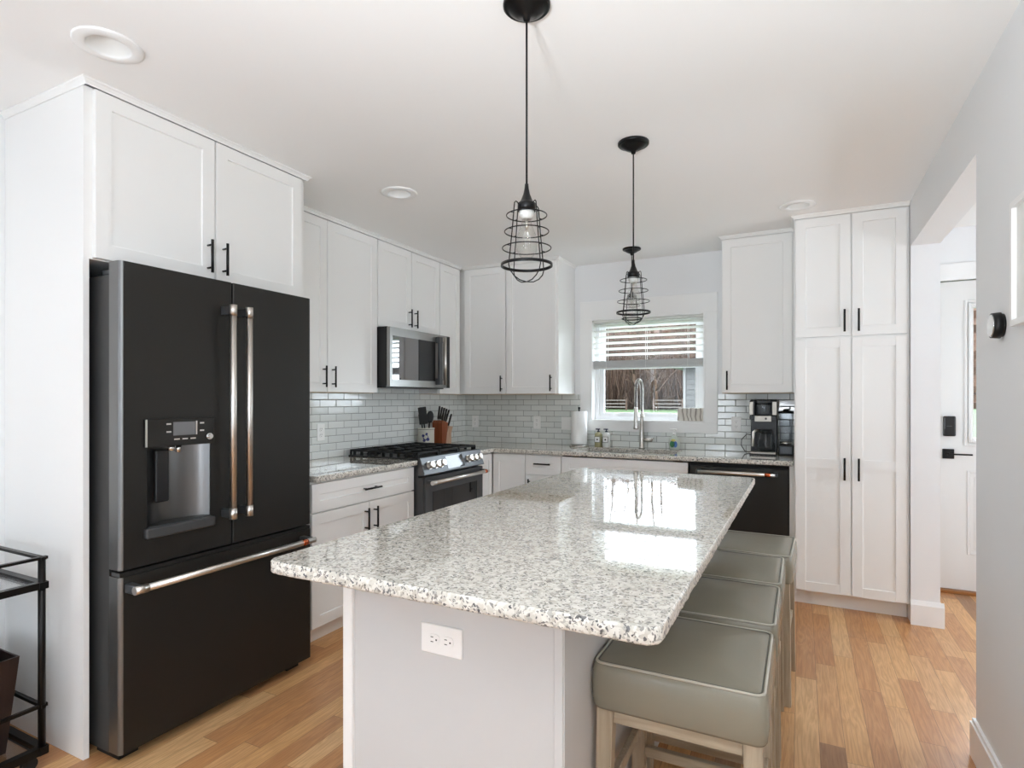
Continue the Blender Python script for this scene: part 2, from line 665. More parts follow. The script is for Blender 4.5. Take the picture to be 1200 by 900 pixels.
M['grass'] = pmat('lawn_grass', srgb(40, 60, 18), .9, var=.15, vscale=2)
M['fence'] = pmat('fence_wood', srgb(80, 74, 68), .8, var=.15)
M['siding'] = pmat('lap_siding', srgb(54, 53, 51), .6)
M['shedtrim'] = pmat('shed_trim', srgb(92, 91, 89), .6)
M['roof'] = pmat('shed_roof', srgb(90, 88, 86), .8)


def glass_mat(name, tint, refl, rough=0.0):
    m = bpy.data.materials.new(name)
    m.use_nodes = True
    nt = m.node_tree
    nt.nodes.clear()
    o = nt.nodes.new('ShaderNodeOutputMaterial')
    t = nt.nodes.new('ShaderNodeBsdfTransparent')
    t.inputs[0].default_value = tint
    gl = nt.nodes.new('ShaderNodeBsdfGlossy')
    gl.inputs['Roughness'].default_value = rough
    lw = nt.nodes.new('ShaderNodeLayerWeight')
    lw.inputs[0].default_value = .5
    pw = nt.nodes.new('ShaderNodeMath'); pw.operation = 'POWER'
    nt.links.new(lw.outputs['Facing'], pw.inputs[0]); pw.inputs[1].default_value = 3
    ma = nt.nodes.new('ShaderNodeMath'); ma.operation = 'MULTIPLY_ADD'
    nt.links.new(pw.outputs[0], ma.inputs[0]); ma.inputs[1].default_value = refl; ma.inputs[2].default_value = .04
    mx = nt.nodes.new('ShaderNodeMixShader')
    nt.links.new(ma.outputs[0], mx.inputs[0])
    nt.links.new(t.outputs[0], mx.inputs[1])
    nt.links.new(gl.outputs[0], mx.inputs[2])
    nt.links.new(mx.outputs[0], o.inputs[0])
    return m


M['glass'] = glass_mat('window_glass', (.97, .98, .98, 1), .3)
M['bulb'] = glass_mat('bulb_glass', (.97, .97, .96, 1), .5)
M['jug'] = glass_mat('jug_glass', (.95, .96, .97, 1), .6, .05)
M['carafe'] = glass_mat('carafe_glass', (.72, .74, .75, 1), .6, .03)

# driftwood-grey block with dark growth rings
g = NT('grey_block')
tc = g.node('ShaderNodeTexCoord')
mp = g.node('ShaderNodeMapping')
mp.inputs['Location'].default_value = (.86, 0, -1.02)
g.link(tc.outputs['Object'], mp.inputs[0])
wv = g.node('ShaderNodeTexWave', wave_type='BANDS', bands_direction='X')
wv.inputs['Scale'].default_value = 9
wv.inputs['Distortion'].default_value = 5
wv.inputs['Detail'].default_value = 1
wv.inputs['Detail Scale'].default_value = 1.2
g.link(mp.outputs[0], wv.inputs[0])
g.link(g.ramp(wv.outputs[1], [(0, srgb(90, 86, 80)), (.1, srgb(196, 190, 181)), (1, srgb(212, 208, 200))]), g.p.inputs['Base Color'])
g.p.inputs['Roughness'].default_value = .7
M['greyblock'] = g.m

# ------------------------------------------------------------------ room dimensions
XL = -2.917     # left wall
YB = 4.77       # back wall inner face
XR = 0.575      # right wall, kitchen face
XR2 = 0.717     # right wall, hall face
ZC = 2.49
OP0, OP1, OPZ = 2.66, 4.08, 2.224   # wide opening to the hall
YH = 4.86       # hall back wall
XH = 2.6

bm = new_bm(); box(bm, XL - .3, -.9, -.1, XR2, 5.0, 0); box(bm, XR2, 1.75, -.1, XH + .3, 5.0, 0)
struct('floor', bm, M['floor'])
bm = new_bm(); box(bm, XL - .3, YF - .3, -.1, XR2, -.9, .004)
struct('floor_bounce', bm, M['bounce_floor'])  # pale floor out of view, added to keep bounced light neutral
CANS = [(-2.046, 1.097, 'white recessed ceiling light above the refrigerator corner'), (-2.035, 2.622, 'white recessed ceiling light in front of the range wall'), (-.020, 3.872, 'white recessed ceiling light in front of the pantry')]
bm = new_bm(); box(bm, XL - .3, YF - .3, ZC, XR2, 1.9, ZC + .1); box(bm, XL - .3, 1.9, ZC, XH + .3, 5.0, ZC + .1)
ceil_o = struct('ceiling', bm, M['ceiling'])
bm = new_bm()
for cx_, cy_, _l in CANS:
    cyl(bm, (cx_, cy_, ZC - .05), (cx_, cy_, ZC + .2), .064, seg=40, smooth=False)
cut = obj('cut', bm, M['ceiling'])
md = ceil_o.modifiers.new('holes', 'BOOLEAN')
md.object = cut
md.operation = 'DIFFERENCE'
bpy.context.view_layer.update()
ev = bpy.data.meshes.new_from_object(ceil_o.evaluated_get(bpy.context.evaluated_depsgraph_get()))
ceil_o.modifiers.clear()
ceil_o.data = ev
bpy.data.objects.remove(cut)


def wall_with_holes(name, axis, p0, p1, a0, a1, holes, mat, z1=ZC):
    """axis 'x': wall runs along x between a0..a1, thickness p0..p1 in y; holes (h0,h1,z0,z1)"""
    bm = new_bm()

    def b(u0, u1, z0, z1_):
        if u1 - u0 < 1e-4 or z1_ - z0 < 1e-4:
            return
        if axis == 'x':
            box(bm, u0, p0, z0, u1, p1, z1_)
        else:
            box(bm, p0, u0, z0, p1, u1, z1_)
    cur = a0
    for h0, h1, hz0, hz1 in sorted(holes):
        b(cur, h0, 0, z1)
        b(h0, h1, 0, hz0)
        b(h0, h1, hz1, z1)
        cur = h1
    b(cur, a1, 0, z1)
    return struct(name, bm, mat)


WX0, WX1, WZ0, WZ1 = -1.631, -.683, 1.133, 2.012   # sink window opening
wall_with_holes('wall_back', 'x', YB, YB + .16, XL - .16, XR, [(WX0, WX1, WZ0, WZ1)], M['wall'])
wall_with_holes('wall_left', 'y', XL - .16, XL, YF - .16, YB, [(a_, b_, .5, 2.3) for a_, b_ in LEFT_WIN], M['wall'])
wall_with_holes('wall_front', 'x', YF - .16, YF, XL, XR, [(a_, b_, .6, 2.3) for a_, b_ in FRONT_WIN], M['wall'])
wall_with_holes('wall_right', 'y', XR, XR2, YF, YH, [(a_, b_, .5, 2.3) for a_, b_ in RIGHT_FILL_WIN] + [(OP0, OP1, 0.0, OPZ)], M['wall'])
DX0, DX1, DZ1 = .80, 1.70, 2.13
wall_with_holes('wall_hall_back', 'x', YH, YH + .16, XR, XH, [(DX0, DX1, 0, DZ1)], M['wall'])
wall_with_holes('wall_hall_right', 'y', XH, XH + .16, 1.74, YH + .16, [(2.7, 3.75, .85, 1.75)], M['wall'])  # unseen opening, added and sized to light the left wall through the hall
wall_with_holes('wall_hall_front', 'x', 1.74, 1.9, XR2, XH, [], M['wall'])

# unseen windows behind the camera (frames with muntins), sized for the light they let in
wi = 2
for a_, b_ in FRONT_WIN:
    bm = new_bm()
    y0, y1 = YF - .10, YF - .05
    for k in range(4):
        xx = a_ + (b_ - a_) * k / 3
        w_ = .045 if k in (0, 3) else .015
        box(bm, max(a_, xx - w_), y0, .6, min(b_, xx + w_), y1, 2.3)
    for k in range(5):
        zz = .6 + 1.7 * k / 4
        w_ = .045 if k in (0, 2, 4) else .012
        box(bm, a_, y0 + .002, max(.6, zz - w_), b_, y1 - .002, min(2.3, zz + w_))
    struct('window_%d' % wi, bm, M['vinyl'])
    wi += 1
for a_, b_ in LEFT_WIN:
    bm = new_bm()
    for k in range(4):
        yy = a_ + (b_ - a_) * k / 3
        w_ = .045 if k in (0, 3) else .015
        box(bm, XL - .10, max(a_, yy - w_), .5, XL - .05, min(b_, yy + w_), 2.3)
    for k in range(5):
        zz = .5 + 1.8 * k / 4
        w_ = .045 if k in (0, 2, 4) else .012
        box(bm, XL - .098, a_, max(.5, zz - w_), XL - .052, b_, min(2.3, zz + w_))
    struct('window_%d' % wi, bm, M['vinyl'])
    wi += 1
for a_, b_ in RIGHT_FILL_WIN:
    bm = new_bm()
    for k in range(4):
        yy = a_ + (b_ - a_) * k / 3
        w_ = .045 if k in (0, 3) else .015
        box(bm, XR + .05, max(a_, yy - w_), .5, XR + .10, min(b_, yy + w_), 2.3)
    for k in range(5):
        zz = .5 + 1.8 * k / 4
        w_ = .045 if k in (0, 2, 4) else .012
        box(bm, XR + .052, a_, max(.5, zz - w_), XR + .098, b_, min(2.3, zz + w_))
    struct('window_%d' % wi, bm, M['vinyl'])
    wi += 1

# sink window: casing, jamb, vinyl frame, sash, glass
wroot = bpy.data.objects.new('window_1', None); C.objects.link(wroot)
wroot['kind'] = 'structure'
bm = new_bm()
cw = .095
for (x0, x1, z0, z1) in [(WX0 - cw, WX1 + cw, WZ1, WZ1 + .153), (WX0 - cw, WX1 + cw, WZ0 - .084, WZ0)]:
    box(bm, x0, YB - .019, z0, x1, YB + .002, z1, .002)
for (x0, x1) in [(WX0 - cw, WX0), (WX1, WX1 + cw)]:
    box(bm, x0, YB - .019, WZ0, x1, YB + .002, WZ1, .002)
obj('window_casing', bm, M['trimw'], wroot)
bm = new_bm()
for (x0, x1, z0, z1) in [(WX0, WX0 + .012, WZ0 + .012, WZ1 - .012), (WX1 - .012, WX1, WZ0 + .012, WZ1 - .012), (WX0, WX1, WZ0, WZ0 + .012), (WX0, WX1, WZ1 - .012, WZ1)]:
    box(bm, x0, YB - .0175, z0, x1, YB + .15, z1)
obj('window_jamb', bm, M['trimw'], wroot)
bm = new_bm()
fy0, fy1 = YB + .075, YB + .135
a0, a1, b0, b1 = WX0 + .012, WX1 - .012, WZ0 + .012, WZ1 - .012
for (x0, x1, z0, z1) in [(a0, a0 + .035, b0 + .03, b1 - .03), (a1 - .035, a1, b0 + .03, b1 - .03), (a0, a1, b0, b0 + .03), (a0, a1, b1 - .03, b1)]:
    box(bm, x0, fy0, z0, x1, fy1, z1)
obj('window_frame', bm, M['vinyl'], wroot)
bm = new_bm()
g0, g1, h0, h1 = -1.543, -.772, 1.205, 1.58
for (x0, x1, z0, z1) in [(a0 + .03, g0, h0, h1), (g1, a1 - .03, h0, h1), (a0 + .03, a1 - .03, b0 + .02, h0), (a0 + .03, a1 - .03, h1, 1.62)]:
    box(bm, x0, fy0 + .012, z0, x1, fy1 - .02, z1)
obj('window_sash', bm, M['vinyl'], wroot)
bm = new_bm()
for (x0, x1, z0, z1) in [(a0 + .03, g0, 1.62, b1 - .06), (g1, a1 - .03, 1.62, b1 - .06), (a0 + .03, a1 - .03, b1 - .06, b1 - .02), (a0 + .03, a1 - .03, 1.585, 1.62)]:
    box(bm, x0, fy0 + .041, z0, x1, fy1 - .002, z1)
obj('window_sash', bm, M['vinyl'], wroot)
bm = new_bm(); box(bm, g0 - .01, fy0 + .025, h0 - .01, g1 + .01, fy0 + .029, h1 + .01)
obj('window_glass', bm, M['glass'], wroot)
bm = new_bm(); box(bm, g0 - .01, fy0 + .048, 1.61, g1 + .01, fy0 + .052, b1 - .05)
obj('window_glass', bm, M['glass'], wroot)

# baseboards
bm = new_bm()
box(bm, XR - .016, YF, 0, XR, OP0, .125); box(bm, XR - .010, YF, .125, XR, OP0, .14)
box(bm, XR - .016, OP0, 0, XR2 + .016, OP0 + .016, .125); box(bm, XR - .010, OP0, .125, XR2 + .01, OP0 + .010, .14)
box(bm, XR2, 1.9, 0, XR2 + .016, OP0, .125)
struct('baseboard_right', bm, M['trimw'])
bm = new_bm()
poly = [(0, 0), (.018, 0), (.018, .118), (.006, .14), (0, .14)]
box(bm, XR - .002, OP1 - .018, 0, XR2 + .018, OP1, .118)
prism(bm, [(OP1, .118), (OP1 - .018, .118), (OP1 - .004, .142), (OP1, .142)], XR - .002, XR2 + .018, axis='x')
box(bm, XR2, OP1, 0, XR2 + .018, YH, .118)
prism(bm, [(XR2, .118), (XR2 + .018, .118), (XR2 + .004, .142), (XR2, .142)], OP1 - .004, YH, axis='y')
struct('baseboard_pillar', bm, M['trimw'])
bm = new_bm()
box(bm, XL, YF, 0, XL + .015, 1.165, .13)
struct('baseboard_left', bm, M['trimw'])
bm = new_bm()
box(bm, DX1 + .1, YH - .015, 0, XH, YH, .13); box(bm, XH - .015, 1.9, 0, XH, YH, .13)
struct('baseboard_hall', bm, M['trimw'])
# hall door casing
bm = new_bm()
box(bm, DX0 - .085, YH - .018, 0, DX0, YH + .02, DZ1, .002)
box(bm, DX1, YH - .018, 0, DX1 + .09, YH + .02, DZ1, .002)
box(bm, XR2 + .002, YH - .022, DZ1, DX1 + .11, YH + .02, DZ1 + .115, .002)
struct('trim_1', bm, M['trimw'])
bm = new_bm(); box(bm, DX0, YH - .03, 0, DX1, YH + .15, .022, .004)
struct('trim_2', bm, M['threshold'])

# hall door
dr = bpy.data.objects.new('door_1', None); C.objects.link(dr); dr['kind'] = 'structure'
bm = new_bm()
fy = YH + .005
gx0, gx1, gz0, gz1 = 1.037, 1.46, 1.056, 1.94
box(bm, DX0 + .004, fy, .024, gx0, fy + .044, DZ1 - .006)
box(bm, gx1, fy, .024, DX1 - .004, fy + .044, DZ1 - .006)
box(bm, gx0, fy, .024, gx1, fy + .044, gz0)
box(bm, gx0, fy, gz1, gx1, fy + .044, DZ1 - .006)
obj('door_leaf', bm, M['doorp'], dr)
bm = new_bm()
for k, (o_, t_) in enumerate([(.052, .010), (.030, .016)]):
    for (x0, x1, z0, z1) in [(gx0 - o_, gx0 - o_ + .018, gz0 - o_, gz1 + o_), (gx1 + o_ - .018, gx1 + o_, gz0 - o_, gz1 + o_), (gx0 - o_ + .018, gx1 + o_ - .018, gz0 - o_, gz0 - o_ + .018), (gx0 - o_ + .018, gx1 + o_ - .018, gz1 + o_ - .018, gz1 + o_)]:
        box(bm, x0, fy - t_, z0, x1, fy + .001, z1, .003)
obj('window_moulding', bm, M['doorp'], dr)
bm = new_bm(); box(bm, gx0 - .01, fy + .02, gz0 - .01, gx1 + .01, fy + .024, gz1 + .01)
obj('door_glass', bm, M['glass'], dr)
for (x0, x1) in [(1.001, 1.21), (1.27, 1.48)]:
    bm = new_bm()
    z0, z1 = .267, .837
    for (a, b, c, d) in [(x0, x0 + .016, z0, z1), (x1 - .016, x1, z0, z1), (x0 + .016, x1 - .016, z0, z0 + .016), (x0 + .016, x1 - .016, z1 - .016, z1)]:
        box(bm, a, fy - .007, c, b, fy + .001, d, .003)
    box(bm, x0 + .04, fy - .004, z0 + .04, x1 - .04, fy + .001, z1 - .04, .003)
    obj('door_panel', bm, M['doorp'], dr)
bm = new_bm()
box(bm, .868, fy - .028, 1.068, .937, fy, 1.205, .008, 3, smooth=False)
kp = obj('keypad_lock', bm, M['darkplastic'], dr)
bm = new_bm(); box(bm, .872, fy - .0295, 1.118, .876, fy - .027, 1.195); box(bm, .885, fy - .0295, 1.136, .915, fy - .027, 1.139)
obj('keypad_trim', bm, M['lcd'], kp)
bm = new_bm()
box(bm, .866, fy - .014, .914, .930, fy, .980, .002)
cyl(bm, (.898, fy - .01, .947), (.898, fy - .05, .947), .010)
box(bm, .892, fy - .058, .942, 1.023, fy - .044, .953, .003)
obj('door_handle', bm, M['black'], dr)


# ------------------------------------------------------------------ joinery helpers (local frame: x right, y into the wall, z up, front at y=0)
def shaker(x0, z0, x1, z1, fw=.057, t=.02, rec=.007):
    bm = new_bm()
    rings = [(0, t), (0, .0015), (.0015, 0), (fw, 0), (fw + .0025, rec)]
    prev = None
    for i, y in rings:
        r = [bm.verts.new(p) for p in ((x0 + i, y, z0 + i), (x1 - i, y, z0 + i), (x1 - i, y, z1 - i), (x0 + i, y, z1 - i))]
        if prev:
            for k in range(4):
                l = (k + 1) % 4
                bm.faces.new((prev[k], prev[l], r[l], r[k]))
        else:
            bm.faces.new(r[::-1])
        prev = r
    bm.faces.new(prev)
    return bm


def shaker_multi(x0, z0, x1, z1, mids, fw=.057, t=.02, rec=.007):
    bm = new_bm()
    box(bm, x0 + .002, rec, z0 + .002, x1 - .002, t, z1 - .002)
    box(bm, x0, 0, z0, x0 + fw, t, z1, .0012)
    box(bm, x1 - fw, 0, z0, x1, t, z1, .0012)
    box(bm, x0 + fw, 0, z0, x1 - fw, t - .001, z0 + fw)
    box(bm, x0 + fw, 0, z1 - fw, x1 - fw, t - .001, z1)
    for a, b in mids:
        box(bm, x0 + fw, 0, a, x1 - fw, t - .001, b)
    return bm


def slab(x0, z0, x1, z1, t=.02):
    bm = new_bm(); box(bm, x0, 0, z0, x1, t, z1, .0015)
    return bm


def bar_v(x, z0, z1, stand=.032, r=.006):
    bm = new_bm()
    cyl(bm, (x, -stand, z0), (x, -stand, z1), r, seg=12)
    for z in (z0 + .022, z1 - .022):
        cyl(bm, (x, .0005, z), (x, -stand, z), .0045, seg=8)
    return bm


def bar_h(x0, x1, z, stand=.032, r=.006):
    bm = new_bm()
    cyl(bm, (x0, -stand, z), (x1, -stand, z), r, seg=12)
    for x in (x0 + .022, x1 - .022):
        cyl(bm, (x, .0005, z), (x, -stand, z), .0045, seg=8)
    return bm


def cabinet(name, label, cat, loc, rotz, w, z0, z1, depth, fronts, toe=False, crown=None, bottom_edge=False, x_off=0.0, ret=None):
    """fronts: list of dict(kind, x0,z0,x1,z1, handle=('v',x,z0,z1)|('h',x0,x1,z), mids)"""
    t = thing(name, label, cat, loc, rotz)
    bm = new_bm()
    zb = .10 if toe else z0
    box(bm, x_off, .0205, zb, x_off + w, depth, z1)
    obj('body', bm, M['cab'], t)
    if toe:
        bm = new_bm(); box(bm, x_off + .001, .095, 0.0, x_off + w - .001, .11, .0995)
        obj('toe_kick', bm, M['cab'], t)
    if bottom_edge:
        bm = new_bm(); box(bm, x_off + .001, .03, z0 - .004, x_off + w - .001, depth, z0 - .0002)
        obj('underside', bm, M['cab_in'], t)
    if crown:
        cx0, cx1, side = crown
        prof = [(.0, 2.4655), (.004, 2.4655), (.006, 2.471), (.012, 2.479), (.018, 2.483), (.018, ZC - .0005), (.0, ZC - .0005)]
        pl = []
        if side in ('L', 'LR'):
            pl.append((cx0, (ret if side == 'L' and ret else depth), -1, 0))
        pl.append((cx0, 0, -1 if side in ('L', 'LR') else 0, -1))
        pl.append((cx1, 0, 1 if side in ('R', 'LR') else 0, -1))
        if side in ('R', 'LR'):
            pl.append((cx1, ret or depth, 1, 0))
        bm = new_bm()
        prev = None
        for (px_, py_, ox, oy) in pl:
            rg = [bm.verts.new((px_ + ox * o_, py_ + oy * o_, z_)) for o_, z_ in prof]
            if prev:
                for k in range(len(prof)):
                    l = (k + 1) % len(prof)
                    bm.faces.new((prev[k], prev[l], rg[l], rg[k]))
            else:
                bm.faces.new(rg)
            prev = rg
        bm.faces.new(prev[::-1])
        obj('crown_moulding', bm, M['cab'], t)
    for f in fronts:
        if f.get('slab'):
            b = slab(f['x0'], f['z0'], f['x1'], f['z1'])
        elif f.get('mids'):
            b = shaker_multi(f['x0'], f['z0'], f['x1'], f['z1'], f['mids'])
        else:
            b = shaker(f['x0'], f['z0'], f['x1'], f['z1'], f.get('fw', .057))
        d = obj(f['kind'], b, M['cab'], t)
        h = f.get('handle')
        if h:
            b = bar_v(*h[1:]) if h[0] == 'v' else bar_h(*h[1:])
            obj('handle', b, M['black'], d)
    return t


RL = PI / 2      # rotation for things on the left wall
# left wall frame: local x = world y, local y=0 at world x = X of the front plane
ZT, ZU = 2.463, 1.367

# --- refrigerator cabinet with tall side panel (front plane x=-2.321)
XF = -2.321
t = cabinet('refrigerator_cabinet', 'deep white two-door cabinet above the black refrigerator, topped with crown moulding', 'cabinet', (XF, 0, 0), RL,
            1.04, 1.837, 2.47, 2.917 + XF - .002,
            [dict(kind='door', x0=1.200, z0=1.842, x1=1.682, z1=ZT, handle=('v', 1.648, 1.872, 2.015)),
             dict(kind='door', x0=1.690, z0=1.842, x1=2.178, z1=ZT, handle=('v', 1.722, 1.872, 2.015))],
            crown=(1.169, 2.211, 'LR'), x_off=1.17, ret=.355)
bm = new_bm()
box(bm, 1.169, .02, 0.001, 1.1889, 2.917 + XF - .002, 1.8369)
obj('side_panel', bm, M['cab'], t)
bm = new_bm()
box(bm, 2.195, .02, 0.001, 2.2095, 2.917 + XF - .002, 1.8369)
obj('side_panel', bm, M['cab'], t)

XU = -2.70
du = 2.917 + XU - .002
cabinet('upper_cabinet', 'tall white two-door wall cabinet between the refrigerator and the microwave', 'cabinet', (XU, 0, 0), RL,
        1.017, ZU, 2.47, du,
        [dict(kind='door', x0=2.24, z0=ZU, x1=2.743, z1=ZT, handle=('v', 2.706, ZU + .03, ZU + .165)),
         dict(kind='door', x0=2.749, z0=ZU, x1=3.225, z1=ZT, handle=('v', 2.786, ZU + .03, ZU + .165))],
        crown=(2.214, 3.231, ''), x_off=2.214, bottom_edge=True)
cabinet('upper_cabinet', 'short white two-door wall cabinet directly above the microwave', 'cabinet', (XU, 0, 0), RL,
        .785, 1.842, 2.47, du,
        [dict(kind='door', x0=3.238, z0=1.846, x1=3.628, z1=ZT, handle=('v', 3.594, 1.872, 2.01)),
         dict(kind='door', x0=3.634, z0=1.846, x1=4.014, z1=ZT, handle=('v', 3.668, 1.872, 2.01))],
        crown=(3.232, 4.017, ''), x_off=3.232)
cabinet('upper_cabinet', 'narrow white single-door wall cabinet right of the microwave', 'cabinet', (XU, 0, 0), RL,
        .328, ZU, 2.47, du,
        [dict(kind='door', x0=4.024, z0=ZU, x1=4.335, z1=ZT)],
        crown=(4.018, 4.345, ''), x_off=4.018, bottom_edge=True)
YU = 4.37
db = YB - YU - .002
cabinet('upper_cabinet', 'white wall cabinet with one door in the inner corner left of the sink window', 'cabinet', (0, YU, 0), 0,
        .64, ZU, 2.47, db,
        [dict(kind='door', x0=-2.676, z0=ZU, x1=-2.266, z1=ZT, handle=('v', -2.297, ZU + .02, ZU + .155))],
        crown=(-2.70, -2.262, ''), x_off=-2.902, bottom_edge=True)
cabinet('upper_cabinet', 'white wall cabinet whose finished side faces the sink window from the left', 'cabinet', (0, YU, 0), 0,
        .479, ZU, 2.47, db,
        [dict(kind='door', x0=-2.256, z0=ZU, x1=-1.802, z1=ZT, handle=('v', -1.838, ZU + .02, ZU + .155))],
        crown=(-2.261, -1.782, 'R'), x_off=-2.261, bottom_edge=True)
cabinet('upper_cabinet', 'white single-door wall cabinet above the coffee maker, right of the sink window', 'cabinet', (0, YU, 0), 0,
        .47, ZU, 2.47, db,
        [dict(kind='door', x0=-.507, z0=ZU, x1=-.056, z1=ZT, handle=('v', -.474, ZU + .02, ZU + .155))],
        crown=(-.513, -.045, 'L'), x_off=-.513, bottom_edge=True)

# --- pantry
YP = 4.09
PX0, PX1 = -.041, .572
t = cabinet('pantry_cabinet', 'tall white four-door pantry cabinet beside the dishwasher, reaching the ceiling', 'cabinet', (0, YP, 0), 0,
            PX1 - PX0, 0, 2.47, YB - YP - .002,
            [dict(kind='door', x0=-.033, z0=1.712, x1=.270, z1=ZT, handle=('v', .236, 1.735, 1.872)),
             dict(kind='door', x0=.277, z0=1.712, x1=.560, z1=ZT, handle=('v', .311, 1.735, 1.872)),
             dict(kind='door', x0=-.033, z0=.110, x1=.270, z1=1.700, mids=[(.885, .948)], handle=('v', .236, .823, .960)),
             dict(kind='door', x0=.277, z0=.110, x1=.560, z1=1.700, mids=[(.885, .948)], handle=('v', .311, .823, .960))],
            toe=True, crown=(-.041, .572, 'L'), x_off=PX0, ret=YU - YP - .03)

# --- base cabinets, left wall
XB = -2.285
dbl = 2.917 + XB - .002
cabinet('base_cabinet', 'white base cabinet with one wide drawer over two doors, left of the range', 'cabinet', (XB, 0, 0), RL,
        .8885, .1, .8835, dbl,
        [dict(kind='drawer', x0=2.213, z0=.722, x1=3.098, z1=.872, handle=('h', 2.590, 2.735, .797)),
         dict(kind='door', x0=2.213, z0=.112, x1=2.658, z1=.714, handle=('v', 2.622, .545, .685)),
         dict(kind='door', x0=2.664, z0=.112, x1=3.098, z1=.714, handle=('v', 2.700, .545, .685))],
        toe=True, x_off=2.2105)
cabinet('base_cabinet', 'narrow white base cabinet squeezed between the range and the corner', 'cabinet', (XB, 0, 0), RL,
        .262, .1, .8835, dbl,
        [dict(kind='door', x0=3.917, z0=.112, x1=4.170, z1=.872, fw=.05)],
        toe=True, x_off=3.913)
# --- base cabinets, back wall
YBD = 4.178
dbb = YB - YBD - .002
cabinet('base_cabinet', 'white corner base cabinet with a single full-height door on the sink run', 'cabinet', (0, YBD, 0), 0,
        .305, .1, .8835, dbb,
        [dict(kind='door', x0=-2.281, z0=.112, x1=-1.990, z1=.872)],
        toe=True, x_off=-2.284)
cabinet('base_cabinet', 'white base cabinet with a small top drawer and a door, left of the sink cabinet', 'cabinet', (0, YBD, 0), 0,
        .305, .1, .8835, dbb,
        [dict(kind='drawer', x0=-1.976, z0=.722, x1=-1.680, z1=.872, handle=('h', -1.897, -1.758, .808)),
         dict(kind='door', x0=-1.976, z0=.112, x1=-1.680, z1=.714, handle=('v', -1.945, .545, .685))],
        toe=True, x_off=-1.978)
cabinet('sink_base_cabinet', 'white sink base cabinet with a false drawer front below the window', 'cabinet', (0, YBD, 0), 0,
        .960, .1, .69, dbb,
        [dict(kind='drawer_front', x0=-1.668, z0=.722, x1=-.716, z1=.872),
         dict(kind='door', x0=-1.668, z0=.112, x1=-1.195, z1=.714),
         dict(kind='door', x0=-1.189, z0=.112, x1=-.716, z1=.714)],
        toe=True, x_off=-1.672)

# ------------------------------------------------------------------ countertops
ZTOP, ZBOT = .917, .885


def rough_edge_slab(name, poly, label, cat, holes=None, rr=.0):
    """granite slab: polished top and bottom, rough chiselled sides"""
    pts = []
    n = len(poly)
    for i in range(n):
        p = Vector(poly[i]); q = Vector(poly[(i + 1) % n])
        L = (q - p).length
        k = max(1, int(L / .012))
        for j in range(k):
            pts.append(p + (q - p) * j / k)
    bm = new_bm()
    zs = [ZBOT, ZBOT + .004, ZBOT + .012, ZBOT + .020, ZTOP - .004, ZTOP]
    m = len(pts)
    cx = sum(p.x for p in pts) / m; cy = sum(p.y for p in pts) / m
    loops = []
    rnd = random.Random(3)
    for li, z in enumerate(zs):
        loop = []
        for i, p in enumerate(pts):
            d = (pts[(i + 1) % m] - pts[i - 1]).normalized()
            nrm = Vector((d.y, -d.x))
            amp = {0: -.0035, 5: -.003}.get(li, 0)
            j = amp + (rnd.uniform(-.0013, .0013) if li not in (5,) else rnd.uniform(-.0005, .0005))
            loop.append(bm.verts.new((p.x + nrm.x * j, p.y + nrm.y * j, z)))
        loops.append(loop)
    for a, b in zip(loops, loops[1:]):
        for i in range(m):
            l = (i + 1) % m
            f = bm.faces.new((a[i], a[l], b[l], b[i]))
            f.material_index = 1
            f.smooth = True
    bm.faces.new(loops[-1])
    bm.faces.new(loops[0][::-1])
    return bm


def arc_corner(c, r, a0, a1, n=6):
    return [(c[0] + r * math.cos(a0 + (a1 - a0) * i / n), c[1] + r * math.sin(a0 + (a1 - a0) * i / n)) for i in range(n + 1)]


r = .032
ipoly = (arc_corner((-1.20 + r, 1.008 + r), r, PI, 1.5 * PI) + arc_corner((-.220 - r, 1.007 + r), r, 1.5 * PI, 2 * PI)
         + arc_corner((-.212 - r, 3.205 - r), r, 0, .5 * PI) + arc_corner((-1.166 + r, 3.215 - r), r, .5 * PI, PI))
tag(obj('island_countertop', rough_edge_slab('x', ipoly, '', ''), [M['granite'], M['granite_edge']]),
    'large speckled white granite slab with a rough chiselled edge on the kitchen island', 'countertop')
CF = -2.26
lp = [(XL + .001, 2.213), (CF, 2.213), (CF, 3.104), (XL + .001, 3.104)]
tag(obj('countertop', rough_edge_slab('x', lp, '', ''), [M['granite'], M['granite_edge']]),
    'short granite countertop between the refrigerator and the range', 'countertop')
# corner + sink run with a cut-out (built as pieces of one mesh)
CB = 4.15
SX0, SX1, SY0, SY1 = -1.60, -.83, 4.235, 4.63
bm = rough_edge_slab('x', [(XL + .001, 3.909), (CF, 3.909), (CF, CB), (-.047, CB), (-.047, SY0), (XL + .001, SY0)], '', '')
box(bm, XL + .001, SY0, ZBOT, SX0, YB - .001, ZTOP)
box(bm, SX1, SY0, ZBOT, -.047, YB - .001, ZTOP)
box(bm, SX0, SY1, ZBOT, SX1, YB - .001, ZTOP)
# rough inside face of the cut-out
tag(obj('countertop', bm, [M['granite'], M['granite_edge']]),
    'long L-shaped granite countertop with the undermount sink, running round the corner to the pantry', 'countertop')

